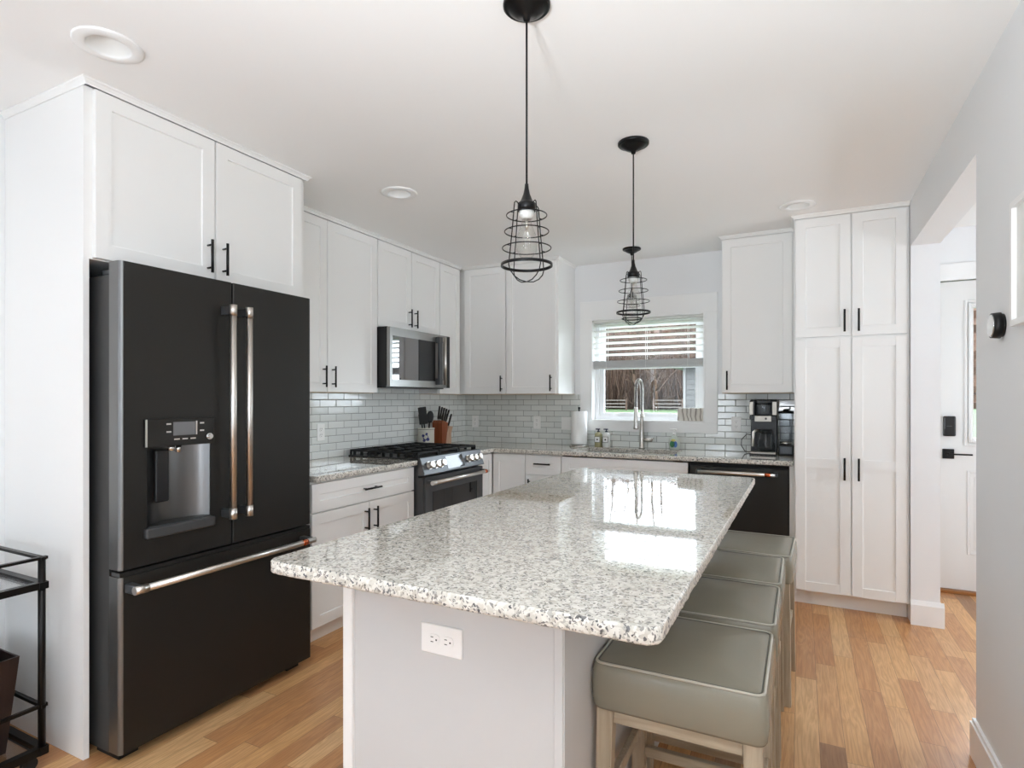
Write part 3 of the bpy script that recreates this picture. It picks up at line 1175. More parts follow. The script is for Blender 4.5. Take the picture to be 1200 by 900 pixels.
# undermount sink
t = thing('kitchen_sink', 'undermount stainless sink basin below the window', 'sink', (-1.215, 4.43, 0))
bm = new_bm()
hx, hy = .40, .21
z0, z1 = .70, ZBOT - .001
pts = [(hx, hy), (hx, hy), (hx - .02, hy - .02), (hx - .03, hy - .03)]
prev = None
for (ax, ay), z in zip([(hx, hy), (hx - .012, hy - .012), (hx - .02, hy - .02), (hx - .05, hy - .05)], [z1, z1, z0 + .03, z0]):
    rgl = [bm.verts.new((sx * ax, sy * ay, z)) for sx, sy in ((-1, -1), (1, -1), (1, 1), (-1, 1))]
    if prev:
        for k in range(4):
            bm.faces.new((prev[k], prev[(k + 1) % 4], rgl[(k + 1) % 4], rgl[k]))
    prev = rgl
bm.faces.new(prev)
obj('basin', bm, M['steel'], t)
bm = new_bm(); lathe(bm, [(.045, .7005), (.045, .7035), (.03, .7035), (.0, .702)], seg=20)
obj('drain', bm, M['chrome'], t)

# ------------------------------------------------------------------ backsplash
bm = new_bm(); box(bm, XL + .0005, 2.215, ZTOP + .0005, XL + .008, YB - .009, ZU - .005); box(bm, XL + .0005, 3.235, ZU - .005, XL + .008, 4.014, 1.40)
tag(obj('tile_backsplash', bm, M['tile_y']), 'glossy pale grey subway tile backsplash on the range wall', 'backsplash')
bm = new_bm()
cx0, cx1 = WX0 - cw, WX1 + cw
box(bm, XL + .008, YB - .008, ZTOP + .0005, cx0 - .0005, YB - .0005, ZU - .005)
box(bm, cx0 - .0005, YB - .008, ZTOP + .0005, cx1 + .0005, YB - .0005, WZ0 - .085)
box(bm, cx1 + .0005, YB - .008, ZTOP + .0005, -.043, YB - .0005, ZU - .005)
tag(obj('tile_backsplash', bm, M['tile_x']), 'pale grey subway tile backsplash on the sink wall, cut round the window casing', 'backsplash')


# ------------------------------------------------------------------ outlets and switches
def outlet(name, label, loc, rotz, wide=False, kind='outlet', scale=1.0, up=True):
    t = thing(name, label, 'outlet' if kind == 'outlet' else 'switch', loc, rotz)
    w, h = (.070, .115) if not wide else (.118, .115)
    w *= scale; h *= scale
    if not up:
        w, h = h, w
    bm = new_bm(); box(bm, -w / 2, -.006, -h / 2, w / 2, 0, h / 2, .002)
    obj('cover_plate', bm, M['outlet'], t)
    if kind == 'outlet':
        for s in (-1, 1):
            cx, cz = (0, s * .0195 * scale) if up else (s * .0195 * scale, 0)
            bm = new_bm()
            lathe_pts = []
            tb = bmesh.new()
            bmesh.ops.create_circle(tb, cap_ends=True, segments=24, radius=.0165 * scale)
            for v in tb.verts:
                v.co = Vector((cx + max(-.0135, min(.0135, v.co.x)) if up else cx + v.co.x, -.0085, cz + (v.co.y if up else max(-.0135, min(.0135, v.co.y)))))
            ext = bmesh.ops.extrude_face_region(tb, geom=list(tb.faces))
            for v in [e for e in ext['geom'] if isinstance(e, bmesh.types.BMVert)]:
                v.co.y = -.005
            merge(bm, tb)
            sock = obj('socket', bm, M['outlet'], t)
            bm = new_bm()
            for q in (-1, 1):
                if up:
                    box(bm, cx + q * .006 - .001, -.0089, cz + .001, cx + q * .006 + .001, -.008, cz + .009)
                else:
                    box(bm, cx - .009, -.0089, cz + q * .006 - .001, cx - .001, -.008, cz + q * .006 + .001)
            if up:
                cyl(bm, (cx, -.0089, cz - .007), (cx, -.008, cz - .007), .0025, seg=8)
            else:
                cyl(bm, (cx + .008, -.0089, cz), (cx + .008, -.008, cz), .0025, seg=8)
            obj('slots', bm, M['slot'], sock)
    else:
        for s in (-1, 1):
            bm = new_bm()
            box(bm, s * .027 - .016, -.009, -.033, s * .027 + .016, -.005, .033, .001)
            obj('rocker', bm, M['outlet'], t)
    return t


outlet('wall_outlet', 'white wall outlet on the range wall tiles close to the refrigerator', (XL + .008, 2.893, 1.096), RL)
outlet('wall_outlet', 'white wall outlet in the far corner of the sink wall right of the knife block', (-2.79, YB - .008, 1.108), 0)
outlet('wall_outlet', 'white wall outlet on the sink wall midway between the corner and the window', (-2.142, YB - .008, 1.110), 0)
outlet('wall_outlet', 'white wall outlet on the tiles left of the coffee maker', (-.451, YB - .008, 1.127), 0)
outlet('light_switch', 'double white light switch plate partly behind the paper towel roll', (-1.845, YB - .008, 1.108), 0, wide=True, kind='switch')

# ------------------------------------------------------------------ island base
t = thing('island_cabinet', 'light grey painted island base cabinet under the granite slab', 'kitchen island', (0, 0, 0))
ix0, ix1, iy0, iy1 = -1.150, -.492, 1.235, 3.16
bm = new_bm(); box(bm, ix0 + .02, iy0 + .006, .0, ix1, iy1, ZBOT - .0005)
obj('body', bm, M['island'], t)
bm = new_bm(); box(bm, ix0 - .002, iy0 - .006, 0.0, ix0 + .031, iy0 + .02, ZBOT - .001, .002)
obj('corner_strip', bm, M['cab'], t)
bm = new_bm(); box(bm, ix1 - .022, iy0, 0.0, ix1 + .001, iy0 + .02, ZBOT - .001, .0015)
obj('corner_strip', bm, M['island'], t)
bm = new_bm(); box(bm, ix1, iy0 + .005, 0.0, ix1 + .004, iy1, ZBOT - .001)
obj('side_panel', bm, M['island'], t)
for k in range(3):
    w0 = iy0 + .03 + k * .64
    bm = shaker(-(w0 + .63), .112, -w0, .872)
    for v in bm.verts:
        v.co = Vector((v.co.y + ix0, -v.co.x, v.co.z))
    d = obj('door', bm, M['cab'], t)
    bm = bar_v(-(w0 + .05), .70, .84)
    for v in bm.verts:
        v.co = Vector((v.co.y + ix0, -v.co.x, v.co.z))
    obj('handle', bm, M['black'], d)
outlet('wall_outlet', 'white horizontal duplex outlet on the near end of the island', (-.826, iy0 + .006, .700), 0, up=False, scale=1.08)

# ------------------------------------------------------------------ refrigerator
t = thing('refrigerator', 'black stainless french-door refrigerator with a water dispenser and freezer drawer', 'refrigerator', (0, 0, 0))
FX = -2.17           # front face
FY0, FY1, FYM = 1.200, 2.100, 1.655
bm = new_bm(); box(bm, XL + .03, FY0 + .012, .03, FX - .085, FY1 - .012, 1.775)
obj('body', bm, M['fridge_side'], t)
bm = new_bm(); box(bm, FX - .0848, FY0 + .02, .05, FX - .066, FY1 - .02, 1.80)
obj('gasket', bm, M['gap'], t)
bm = new_bm()
box(bm, FX - .20, FY0 + .03, .0, FX - .06, FY0 + .10, .03); box(bm, FX - .20, FY1 - .10, .0, FX - .06, FY1 - .03, .03)
box(bm, FX - .12, FY0 + .10, .008, FX - .09, FY1 - .1, .06)
obj('foot_grille', bm, M['gap'], t)
bm = new_bm()
for y in (FY0 + .02, FY1 - .09):
    box(bm, FX - .15, y, 1.776, FX - .03, y + .07, 1.798, .004)
obj('hinge_cover', bm, M['slate'], t)


def door_profile(y0, y1, ra, rb, depth=.065):
    p = []
    if ra > 0:
        p += [(FX - depth, y0)] + [(FX - ra + ra * math.sin(a), y0 + ra - ra * math.cos(a)) for a in [PI / 2 * i / 8 for i in range(9)]]
    else:
        p += [(FX - depth, y0), (FX, y0)]
    if rb > 0:
        p += [(FX - rb + rb * math.cos(a), y1 - rb + rb * math.sin(a)) for a in [PI / 2 * i / 8 for i in range(9)]] + [(FX - depth, y1)]
    else:
        p += [(FX, y1), (FX - depth, y1)]
    return p


def edge_faces(bm):
    """the lighter metal of the left door edge, back to the front face"""
    for f in bm.faces:
        c = f.calc_center_median()
        if c.y < FY0 + .012 and len(f.verts) == 4:
            f.material_index = 1


def smooth_side(bm):
    for f in bm.faces:
        if len(f.verts) == 4 and abs(f.normal.z) < .1:
            f.smooth = False
    return bm


# left door with the dispenser recess
HY0, HY1, HZ0, HZ1 = 1.296, 1.552, .845, 1.142
bm = new_bm()
prism(bm, door_profile(FY0, FYM - .003, .016, .006), .705, HZ0)
prism(bm, door_profile(FY0, FYM - .003, .016, .006), HZ1, 1.817)
prism(bm, door_profile(FY0, HY0, .016, 0), HZ0, HZ1)
prism(bm, door_profile(HY1, FYM - .003, 0, .006), HZ0, HZ1)
edge_faces(bm)
ld = obj('door', bm, [M['fridge'], M['fridge_edge']], t)
bm = new_bm()
prism(bm, door_profile(FYM + .003, FY1, .006, .022), .705, 1.817)
rd = obj('door', bm, M['fridge'], t)
bm = new_bm()
prism(bm, door_profile(FY0, FY1, .016, .016), .045, .680)
box(bm, FX - .06, FY0 + .005, .68, FX - .008, FY1 - .005, .695)
edge_faces(bm)
fd = obj('freezer_drawer', bm, [M['fridge'], M['fridge_edge']], t)


def fridge_handle(bm, y, z0, z1):
    xh = FX + .062
    cyl(bm, (xh, y, z0), (xh, y, z1), .0135, seg=20)
    for a, b in ((z0, z0 + .045), (z1 - .045, z1)):
        cyl(bm, (xh, y, a), (xh, y, b), .0150, seg=20)


for yy, par in ((1.612, ld), (1.690, rd)):
    bm = new_bm(); fridge_handle(bm, yy, .822, 1.712)
    hd = obj('handle', bm, M['warmsteel'], par)
    for z in (.826, 1.672):
        bm = new_bm(); box(bm, FX - .001, yy - .012, z, FX + .062, yy + .012, z + .036, .003)
        obj('handle_mount', bm, M['slate'], hd)
bm = new_bm()
xh = FX + .062
cyl(bm, (xh, 1.232, .640), (xh, 2.060, .640), .0135, seg=20)
cyl(bm, (xh, 1.215, .640), (xh, 1.262, .640), .0152, seg=20)
hd = obj('handle', bm, M['warmsteel'], fd)
bm = new_bm(); cyl(bm, (xh, 1.982, .640), (xh, 2.012, .640), .0142, seg=20)
obj('copper_band', bm, M['copper'], hd)
for y in (1.216, 2.02):
    bm = new_bm(); box(bm, FX - .001, y, .624, FX + .062, y + .03, .656, .003)
    obj('handle_mount', bm, M['slate'], hd)

# dispenser parts
disp = bpy.data.objects.new('dispenser_panel', None)
bpy.data.objects.remove(disp)
bm = new_bm(); box(bm, FX - .004, 1.283, HZ1 - .002, FX + .012, 1.562, 1.246, .002)
dp = obj('dispenser_panel', bm, M['fridge'], t)
bm = new_bm(); box(bm, FX + .0115, 1.388, 1.180, FX + .0135, 1.478, 1.232)
obj('display', bm, M['lcd'], dp)
for y in (1.362, 1.498):
    for z in (1.222, 1.192):
        bm = new_bm(); box(bm, FX + .0115, y, z, FX + .0128, y + .018, z + .006)
        obj('button', bm, M['warmsteel'], dp)
for y in (1.392, 1.425, 1.458):
    bm = new_bm(); box(bm, FX + .0115, y, 1.163, FX + .0128, y + .022, 1.168)
    obj('button', bm, M['warmsteel'], dp)
for a, b, c, d, e in ((FX + .0115, 1.481, 1.18, 1.486, 1.234), (FX + .010, 1.283, 1.142, 1.290, 1.244)):
    bm = new_bm(); box(bm, a, b, c, FX + .0133, d, e)
    obj('trim_strip', bm, M['warmsteel'], dp)
bm = new_bm(); cyl(bm, (FX + .011, 1.534, 1.170), (FX + .024, 1.534, 1.170), .013, seg=20); cyl(bm, (FX + .024, 1.534, 1.170), (FX + .032, 1.534, 1.170), .009, seg=16)
obj('knob', bm, M['chrome'], dp)
bm = new_bm()
# curved steel liner
n = 14
liner_x = lambda k: FX - .004 - .055 * math.sin(PI * k / n) ** .7
A = []; B = []
for k in range(n + 1):
    y = HY0 + .0005 + (HY1 - HY0 - .001) * k / n
    A.append(bm.verts.new((liner_x(k), y, HZ0 + .001))); B.append(bm.verts.new((liner_x(k), y, HZ1 - .003)))
for k in range(n):
    f = bm.faces.new((A[k], A[k + 1], B[k + 1], B[k])); f.smooth = True
obj('dispenser_recess', bm, M['liner'], t)
bm = new_bm()
box(bm, FX - .045, 1.345, .925, FX - .025, 1.398, 1.125, .004)
obj('dispenser_paddle', bm, M['darkplastic'], t)
bm = new_bm()
cyl(bm, (FX - .02, 1.40, 1.142), (FX - .02, 1.40, 1.120), .013); cyl(bm, (FX - .018, 1.43, 1.142), (FX - .016, 1.425, 1.112), .010)
obj('dispenser_spout', bm, M['chrome'], t)
bm = new_bm()
box(bm, FX - .05, 1.2965, .836, FX + .006, 1.5515, .844)
box(bm, FX - .002, 1.283, .802, FX + .022, 1.562, .842, .006, 2)
obj('drip_tray', bm, M['slate'], t)

# ------------------------------------------------------------------ range
t = thing('gas_range', 'slate grey slide-in gas range with black cast iron grates and copper-toned knobs', 'range', (0, 0, 0))
RY0, RY1 = 3.112, 3.900
bm = new_bm(); box(bm, XL + .012, RY0, .02, -2.262, RY1, .905)
box(bm, -2.262, RY0, .02, -2.222, RY0 + .012, .80)
obj('body', bm, M['slate'], t)
bm = new_bm(); box(bm, XL + .048, RY0 + .004, .905, -2.262, RY1 - .004, .926, .003)
obj('cooktop', bm, M['darkplastic'], t)
# slanted control panel
bm = new_bm()
prism(bm, [(-2.262, .815), (-2.210, .815), (-2.208, .822), (-2.246, .930), (-2.262, .934)], RY0, RY1, axis='y')
cp = obj('control_panel', bm, M['panelsteel'], t)
sl = Vector((-.038, 0, .108)).normalized()
nn = Vector((.108, 0, .038)).normalized()
mid = Vector((-2.227, 0, .876))
bm = new_bm()
Mx = Matrix(((nn.x, 0, sl.x, 0), (0, 1, 0, 0), (nn.z, 0, sl.z, 0), (0, 0, 0, 1)))
box(bm, -.001, 3.40, -.045, .0015, 3.62, .045, M=Matrix.Translation(mid) @ Mx)
obj('display', bm, M['ovenglass'], cp)
for y in (3.185, 3.255, 3.325, 3.690, 3.760, 3.830):
    bm = new_bm()
    a = mid + Vector((0, y, 0)) + nn * .001
    cyl(bm, a, a + nn * .008, .027, seg=20); cyl(bm, a + nn * .008, a + nn * .038, .023, .021, seg=20)
    obj('knob', bm, M['warmsteel'], cp)
# door
bm = new_bm()
box(bm, -2.2615, RY0 + .014, .205, -2.215, RY1 - .006, .803, .004)
dd = obj('oven_door', bm, M['slate'], t)
bm = new_bm(); box(bm, -2.2155, RY0 + .10, .30, -2.2125, RY1 - .10, .70)
obj('door_glass', bm, M['ovenglass'], dd)
bm = new_bm()
xh = -2.155
cyl(bm, (xh, 3.14, .770), (xh, 3.872, .770), .013, seg=18)
cyl(bm, (xh, 3.122, .770), (xh, 3.165, .770), .0150, seg=18)
hh = obj('handle', bm, M['warmsteel'], dd)
bm = new_bm(); cyl(bm, (xh, 3.815, .770), (xh, 3.845, .770), .0138, seg=18)
obj('copper_band', bm, M['copper'], hh)
for y in (3.13, 3.845):
    bm = new_bm(); box(bm, -2.216, y, .757, xh, y + .026, .783, .003)
    obj('handle_mount', bm, M['slate'], hh)
bm = new_bm(); box(bm, -2.2615, RY0 + .014, .04, -2.217, RY1 - .006, .198, .004)
obj('storage_drawer', bm, M['slate'], t)
# burners and grates
for (bx, by) in [(-2.75, 3.25), (-2.42, 3.25), (-2.75, 3.77), (-2.42, 3.77), (-2.58, 3.51)]:
    bm = new_bm(); lathe(bm, [(.05, .926), (.05, .934), (.035, .936), (.035, .944), (0, .945)], (bx, by, 0), seg=20)
    obj('burner', bm, M['iron'], t)
gw = (RY1 - RY0 - .02) / 3
for k in range(3):
    y0 = RY0 + .01 + gw * k + .003; y1 = y0 + gw - .006
    bm = new_bm()
    gx0_, gx1_ = XL + .055, -2.275
    zt, h, w_ = .966, .014, .012
    for x in (gx0_, gx1_ - w_):
        box(bm, x, y0, zt - h, x + w_, y1, zt, .002)
    for y in (y0, y1 - w_, (y0 + y1 - w_) / 2):
        box(bm, gx0_, y, zt - h, gx1_, y + w_, zt, .002)
    for j in range(1, 4):
        x = gx0_ + (gx1_ - gx0_) * j / 4
        box(bm, x - w_ / 2, y0, zt - h, x + w_ / 2, y1, zt, .002)
    for x in (gx0_, gx1_ - w_, (gx0_ + gx1_) / 2):
        for y in (y0, y1 - w_):
            box(bm, x, y, .9262, x + w_, y + w_, zt - h)
    for j in range(9):
        x = gx0_ + .03 + (gx1_ - gx0_ - .07) * j / 8
        for y in ((y0,) if k == 0 else ()) + ((y1 - .006,) if k == 2 else ()):
            box(bm, x, y, .9262, x + .022, y + .006, zt - h)
    obj('grate', bm, M['iron'], t)

# ------------------------------------------------------------------ microwave
t = thing('microwave', 'over-the-range stainless microwave with a reflective dark window', 'microwave', (0, 0, 0))
MX, MY0, MY1, MZ0, MZ1 = -2.595, 3.236, 4.012, 1.405, 1.838
bm = new_bm(); box(bm, XL + .009, MY0, MZ0 + .012, MX - .028, MY1, MZ1)
box(bm, XL + .03, MY0 + .02, MZ0, MX - .05, MY1 - .02, MZ0 + .012)
obj('body', bm, M['darkplastic'], t)
bm = new_bm()
gy0, gy1, gz0_, gz1_ = 3.265, 3.735, 1.462, 1.775
for (y0, y1, z0, z1) in [(MY0 + .001, MY1 - .05, gz1_, MZ1 - .003), (MY0 + .001, MY1 - .05, MZ0 + .008, gz0_), (MY0 + .001, gy0, gz0_, gz1_), (gy1, MY1 - .05, gz0_, gz1_)]:
    box(bm, MX - .027, y0, z0, MX, y1, z1)
dd = obj('door', bm, M['mwsteel'], t)
bm = new_bm(); box(bm, MX - .026, gy0, gz0_, MX - .003, gy1, gz1_)
obj('window', bm, M['mwglass'], dd)
bm = new_bm(); box(bm, MX - .002, 3.585, gz0_ + .001, MX + .001, 3.80, gz1_ - .001)
obj('control_strip', bm, M['darkplastic'], dd)
bm = new_bm(); box(bm, MX - .027, MY1 - .049, MZ0 + .008, MX - .002, MY1, MZ1 - .003)
obj('side_trim', bm, M['darkplastic'], t)
bm = new_bm()
box(bm, MX + .0005, 3.800, 1.435, MX + .045, 3.842, 1.485, .004); box(bm, MX + .0005, 3.800, 1.765, MX + .045, 3.842, 1.815, .004)
box(bm, MX + .020, 3.800, 1.47, MX + .045, 3.840, 1.78, .008, 2)
hm = obj('handle', bm, M['slate'], dd)
bm = new_bm(); cyl(bm, (MX + .047, 3.868, 1.435), (MX + .047, 3.868, 1.815), .013, seg=16)
box(bm, MX + .03, 3.838, 1.44, MX + .045, 3.866, 1.47); box(bm, MX + .03, 3.838, 1.78, MX + .045, 3.866, 1.81)
obj('handle_bar', bm, M['warmsteel'], hm)

# ------------------------------------------------------------------ dishwasher
t = thing('dishwasher', 'black stainless dishwasher with a bar handle between the sink cabinet and the pantry', 'dishwasher', (0, 0, 0))
bm = new_bm(); box(bm, -.704, YBD + .005, .105, -.072, YB - .03, .880)
box(bm, -.704, YBD + .06, .0, -.072, YBD + .08, .105)
obj('body', bm, M['gap'], t)
bm = new_bm(); box(bm, -.700, YBD - .012, .115, -.075, YBD + .0045, .858, .003)
dd = obj('door', bm, M['fridge'], t)
bm = new_bm()
yh = YBD - .06
cyl(bm, (-.640, yh, .823), (-.155, yh, .823), .0125, seg=16)
hh = obj('handle', bm, M['warmsteel'], dd)
bm = new_bm(); cyl(bm, (-.215, yh, .823), (-.180, yh, .823), .0135, seg=16)
obj('copper_band', bm, M['copper'], hh)
for x in (-.650, -.165):
    bm = new_bm(); box(bm, x, yh - .006, .810, x + .028, YBD - .012, .838, .003)
    obj('handle_mount', bm, M['slate'], hh)
bm = new_bm(); box(bm, -.070, YBD, .0, -.0415, YBD + .03, .884)
tag(obj('filler_strip', bm, M['cab']), 'slim white filler strip between the dishwasher and the pantry', 'filler strip')


# ------------------------------------------------------------------ faucet and sink-side things
t = thing('kitchen_faucet', 'tall brushed nickel spring-neck faucet standing behind the sink', 'faucet', (-1.172, 4.70, ZTOP))
bm = new_bm()
lathe(bm, [(.026, .0), (.026, .006), (.022, .012), (.0205, .10), (.016, .22), (.0125, .30), (.0125, .305)], seg=24)
obj('faucet_body', bm, M['steel'], t)
bm = new_bm()
cyl(bm, (.015, 0, .073), (.085, -.005, .073), .0155, seg=16); cyl(bm, (.055, 0, .07), (.098, -.012, .088), .007, .006, seg=10)
obj('lever', bm, M['steel'], t)
path = []
for k in range(13):
    path.append((0, 0, .30 + .165 * k / 12))
R_ = .095
for k in range(1, 25):
    a = PI * k / 24
    path.append((0, -R_ + R_ * math.cos(a), .465 + R_ * math.sin(a) * 1.0))
for k in range(1, 10):
    path.append((0, -2 * R_, .465 - .125 * k / 9))
bm = new_bm(); tube(bm, path, .0075, 10)
hz = obj('hose', bm, M['slate'], t)
# spring
import itertools
L = [0]
P3 = [Vector(p) for p in path]
for a, b in zip(P3, P3[1:]):
    L.append(L[-1] + (b - a).length)
tot = L[-1]
sp_pts = []
turns = 46
N = turns * 8
j = 0
for i in range(N + 1):
    s = tot * i / N
    while j < len(L) - 2 and L[j + 1] < s:
        j += 1
    f = (s - L[j]) / max(1e-6, L[j + 1] - L[j])
    p = P3[j].lerp(P3[j + 1], f)
    d = (P3[j + 1] - P3[j]).normalized()
    u = Vector((1, 0, 0)); w = d.cross(u)
    a = 2 * PI * turns * i / N
    sp_pts.append(p + (u * math.cos(a) + w * math.sin(a)) * .0125)
bm = new_bm(); tube(bm, sp_pts, .0022, 5)
obj('spring_coil', bm, M['steel'], hz)
bm = new_bm(); lathe(bm, [(.011, .345), (.014, .335), (.016, .25), (.021, .175), (.021, .168), (.015, .166)], (0, -2 * R_, 0), seg=20)
obj('spray_head', bm, M['steel'], t)
bm = new_bm(); cyl(bm, (0, 0, .262), (0, -2 * R_ + .016, .262), .005, seg=8); lathe(bm, [(.019, .255), (.019, .27)], (0, 0, 0), seg=16)
obj('docking_arm', bm, M['steel'], t)

t = thing('paper_towel_holder', 'black paper towel holder with a round steel base left of the sink', 'paper towel holder', (-1.700, 4.655, ZTOP))
bm = new_bm(); lathe(bm, [(.082, 0), (.084, .006), (.080, .014), (.02, .018), (.0, .018)], seg=32)
obj('base', bm, M['steel'], t)
bm = new_bm(); cyl(bm, (0, 0, .018), (0, 0, .318), .006); lathe(bm, [(.0, .318), (.009, .320), (.011, .329), (.006, .338), (0, .339)], seg=12)
obj('post', bm, M['black'], t)
bm = new_bm()
lathe(bm, [(.018, .020), (.066, .020), (.068, .024), (.068, .297), (.066, .301), (.018, .301), (.018, .020)], seg=40, cap=False)
tag(obj('paper_towel_roll', bm, M['paper'], None, (-1.700, 4.655, ZTOP)), 'white paper towel roll standing on its holder under the window', 'paper towel')

def bottle(x, body, label, cap2):
    t = thing('soap_bottle', label, 'bottle', (x, 4.675, ZTOP))
    bm = new_bm(); lathe(bm, [(.0, 0), (.030, .0), (.032, .004), (.032, .105), (.024, .118), (.011, .122), (.011, .128), (0, .128)], seg=24)
    obj('bottle_body', bm, body, t)
    bm = new_bm(); box(bm, -.024, -.0335, .040, .024, -.029, .090)
    lb = obj('bottle_label', bm, M['labelw'], t)
    bm = new_bm()
    for (a, b, c, d) in [(-.024, -.021, .040, .090), (.021, .024, .040, .090), (-.021, .021, .040, .043), (-.021, .021, .087, .090)]:
        box(bm, a, -.0342, c, b, -.0334, d)
    lathe_c = [(.007 * math.cos(q), .065 + .007 * math.sin(q)) for q in [2 * PI * i / 12 for i in range(12)]]
    prism(bm, lathe_c, -.0342, -.0334, axis='y')
    obj('label_print', bm, M['slot'], lb)
    bm = new_bm(); cyl(bm, (0, 0, .128), (0, 0, .137), .012, seg=14)
    cyl(bm, (0, 0, .137), (0, 0, .150), .005, seg=8); box(bm, -.024, -.009, .146, .014, .009, .156, .003)
    obj('pump', bm, M['navy'], t)


bottle(-1.535, M['amber'], 'small olive pump bottle with a square white label, left of its white twin', 1)
bottle(-1.465, M['bottlew'], 'small white pump bottle with a square label between the olive bottle and the faucet', 1)

t = thing('hand_soap', 'clear hand soap pump bottle with a green and blue label right of the faucet', 'soap dispenser', (-.905, 4.672, ZTOP))
bm = new_bm(); lathe(bm, [(.0, 0), (.034, 0), (.040, .012), (.046, .05), (.042, .085), (.022, .108), (.016, .116), (0, .116)], seg=28, sy=.62)
obj('bottle_body', bm, M['soap'], t)
for mt, cx, cz, rx, rz in ((M['soapgreen'], -.010, .048, .020, .026), (M['soapblue'], .014, .046, .015, .025), (M['soapyellow'], -.002, .078, .018, .010)):
    bm = new_bm()
    prism(bm, [(cx + rx * math.cos(2 * PI * i / 18), cz + rz * math.sin(2 * PI * i / 18)) for i in range(18)], -.031, -.026, axis='y')
    obj('label_patch', bm, mt, t)
bm = new_bm(); cyl(bm, (0, 0, .116), (0, 0, .136), .014, seg=16); cyl(bm, (0, 0, .136), (0, 0, .160), .006, seg=10); box(bm, -.034, -.010, .156, .018, .010, .168, .004)
obj('pump', bm, M['outlet'], t)

bm = new_bm(); box(bm, -.902, 4.785, WZ0 + .0125, -.701, 4.822, 1.249, .002)
tag(obj('wood_block', bm, M['greyblock']), 'weathered grey wooden block with dark growth rings on the window sill', 'wooden block')

# coffee maker
t = thing('coffee_maker', 'black and steel drip coffee maker with a glass carafe beside the pantry', 'coffee maker', (-.247, 4.585, ZTOP))
t.scale = (.90, .95, 1)
bm = new_bm()
box(bm, -.100, -.095, 0, .100, .135, .012, .004)
box(bm, -.100, .035, .012, .100, .135, .37, .006)
box(bm, -.100, -.085, .255, .100, .040, .285, .004)
box(bm, -.100, -.080, .285, -.060, .04, .395, .004); box(bm, .060, -.080, .285, .100, .04, .395, .004)
box(bm, -.100, .0, .37, .100, .135, .40, .006)
obj('housing', bm, M['darkplastic'], t)
bm = new_bm()
box(bm, -.092, -.098, .010, .092, -.02, .024, .003)
obj('base_trim', bm, M['applsteel'], t)
for a, b, c, d in ((-.1005, -.072, .29, .385), (.068, .1005, .29, .385)):
    bm = new_bm(); box(bm, a, -.086, c, b, -.079, d, .002)
    obj('steel_pillar', bm, M['applsteel'], t)
bm = new_bm(); box(bm, -.062, -.090, .242, .062, -.083, .284, .002)
obj('control_panel', bm, M['applsteel'], t)
bm = new_bm(); cyl(bm, (.022, -.089, .264), (.022, -.095, .264), .008, seg=12)
obj('button', bm, M['darkplastic'], t)
bm = new_bm(); lathe(bm, [(.040, .285), (.055, .31), (.058, .39), (.05, .398), (0, .400)], (0, -.035, 0), seg=28)
obj('filter_basket', bm, M['jug'], t)
bm = new_bm()
lathe(bm, [(.056, .026), (.066, .05), (.064, .09), (.046, .150), (.044, .158)], (.018, -.030, 0), seg=28)
cf = obj('carafe', bm, M['carafe'], t)
bm = new_bm(); cyl(bm, (.018, -.030, .158), (.018, -.030, .182), .046, .040, seg=24)
obj('carafe_lid', bm, M['darkplastic'], cf)
bm = new_bm(); tube(bm, [(-.030, -.055, .172), (-.052, -.080, .178), (-.068, -.088, .165), (-.072, -.090, .12), (-.074, -.088, .062)], .011, 8)
obj('carafe_handle', bm, M['warmsteel'], cf)
bm = new_bm(); tube(bm, [(-.098, .10, .135), (-.135, .10, .14), (-.175, .09, .10), (-.178, .09, .055), (-.15, .09, .012), (-.12, .095, .006), (-.098, .10, .006)], .0035, 6)
obj('power_cord', bm, M['darkplastic'], t)

t = thing('blender', 'small blender with a clear jar squeezed between the coffee maker and the pantry', 'blender', (-.100, 4.60, ZTOP))
bm = new_bm(); box(bm, -.048, -.06, 0, .050, .06, .075, .008, 2)
obj('motor_base', bm, M['darkplastic'], t)
bm = new_bm(); box(bm, -.036, -.0625, .015, .038, -.0595, .062, .002)
obj('control_panel', bm, M['slate'], t)
bm = new_bm(); lathe(bm, [(.040, .0755), (.042, .098)], (0, 0, 0), seg=24)
obj('jar_collar', bm, M['steel'], t)
bm = new_bm(); lathe(bm, [(.036, .0985), (.040, .12), (.048, .30), (.046, .30), (.038, .12), (.034, .102)], seg=28)
jr = obj('jar', bm, M['jug'], t)
bm = new_bm(); lathe(bm, [(.050, .3005), (.050, .315), (.02, .318), (.018, .33), (0, .33)], seg=24)
obj('lid', bm, M['darkplastic'], t)

# crock with utensils
CKX, CKY = -2.825, 4.000
t = thing('utensil_crock', 'cream stoneware crock with a blue motif holding black utensils beside the range', 'crock', (CKX, CKY, ZTOP))
bm = new_bm(); lathe(bm, [(.0, 0), (.066, 0), (.069, .004), (.069, .150), (.071, .156), (.071, .163), (.062, .163), (.060, .02), (0, .018)], seg=32)
obj('pot', bm, M['crock'], t)
bm = new_bm()
rim = [(.0712 * math.cos(2 * PI * i / 32), .0712 * math.sin(2 * PI * i / 32), .152) for i in range(32)]
tube(bm, rim, .002, 5, closed=True)
obj('rim_band', bm, M['slot'], t)
bm = new_bm()
an = math.radians(-58)
for (da, z, r_) in [(0, .085, .024), (.22, .07, .014), (-.25, .10, .012), (.1, .115, .010), (-.15, .06, .012)]:
    tb = bmesh.new()
    bmesh.ops.create_circle(tb, cap_ends=True, segments=14, radius=r_)
    a = an + da * 1.2
    for v in tb.verts:
        aa = a + v.co.x / .07
        v.co = Vector((.0700 * math.cos(aa), .0700 * math.sin(aa), z + v.co.y))
    merge(bm, tb)
obj('blue_motif', bm, M['crockblue'], t)


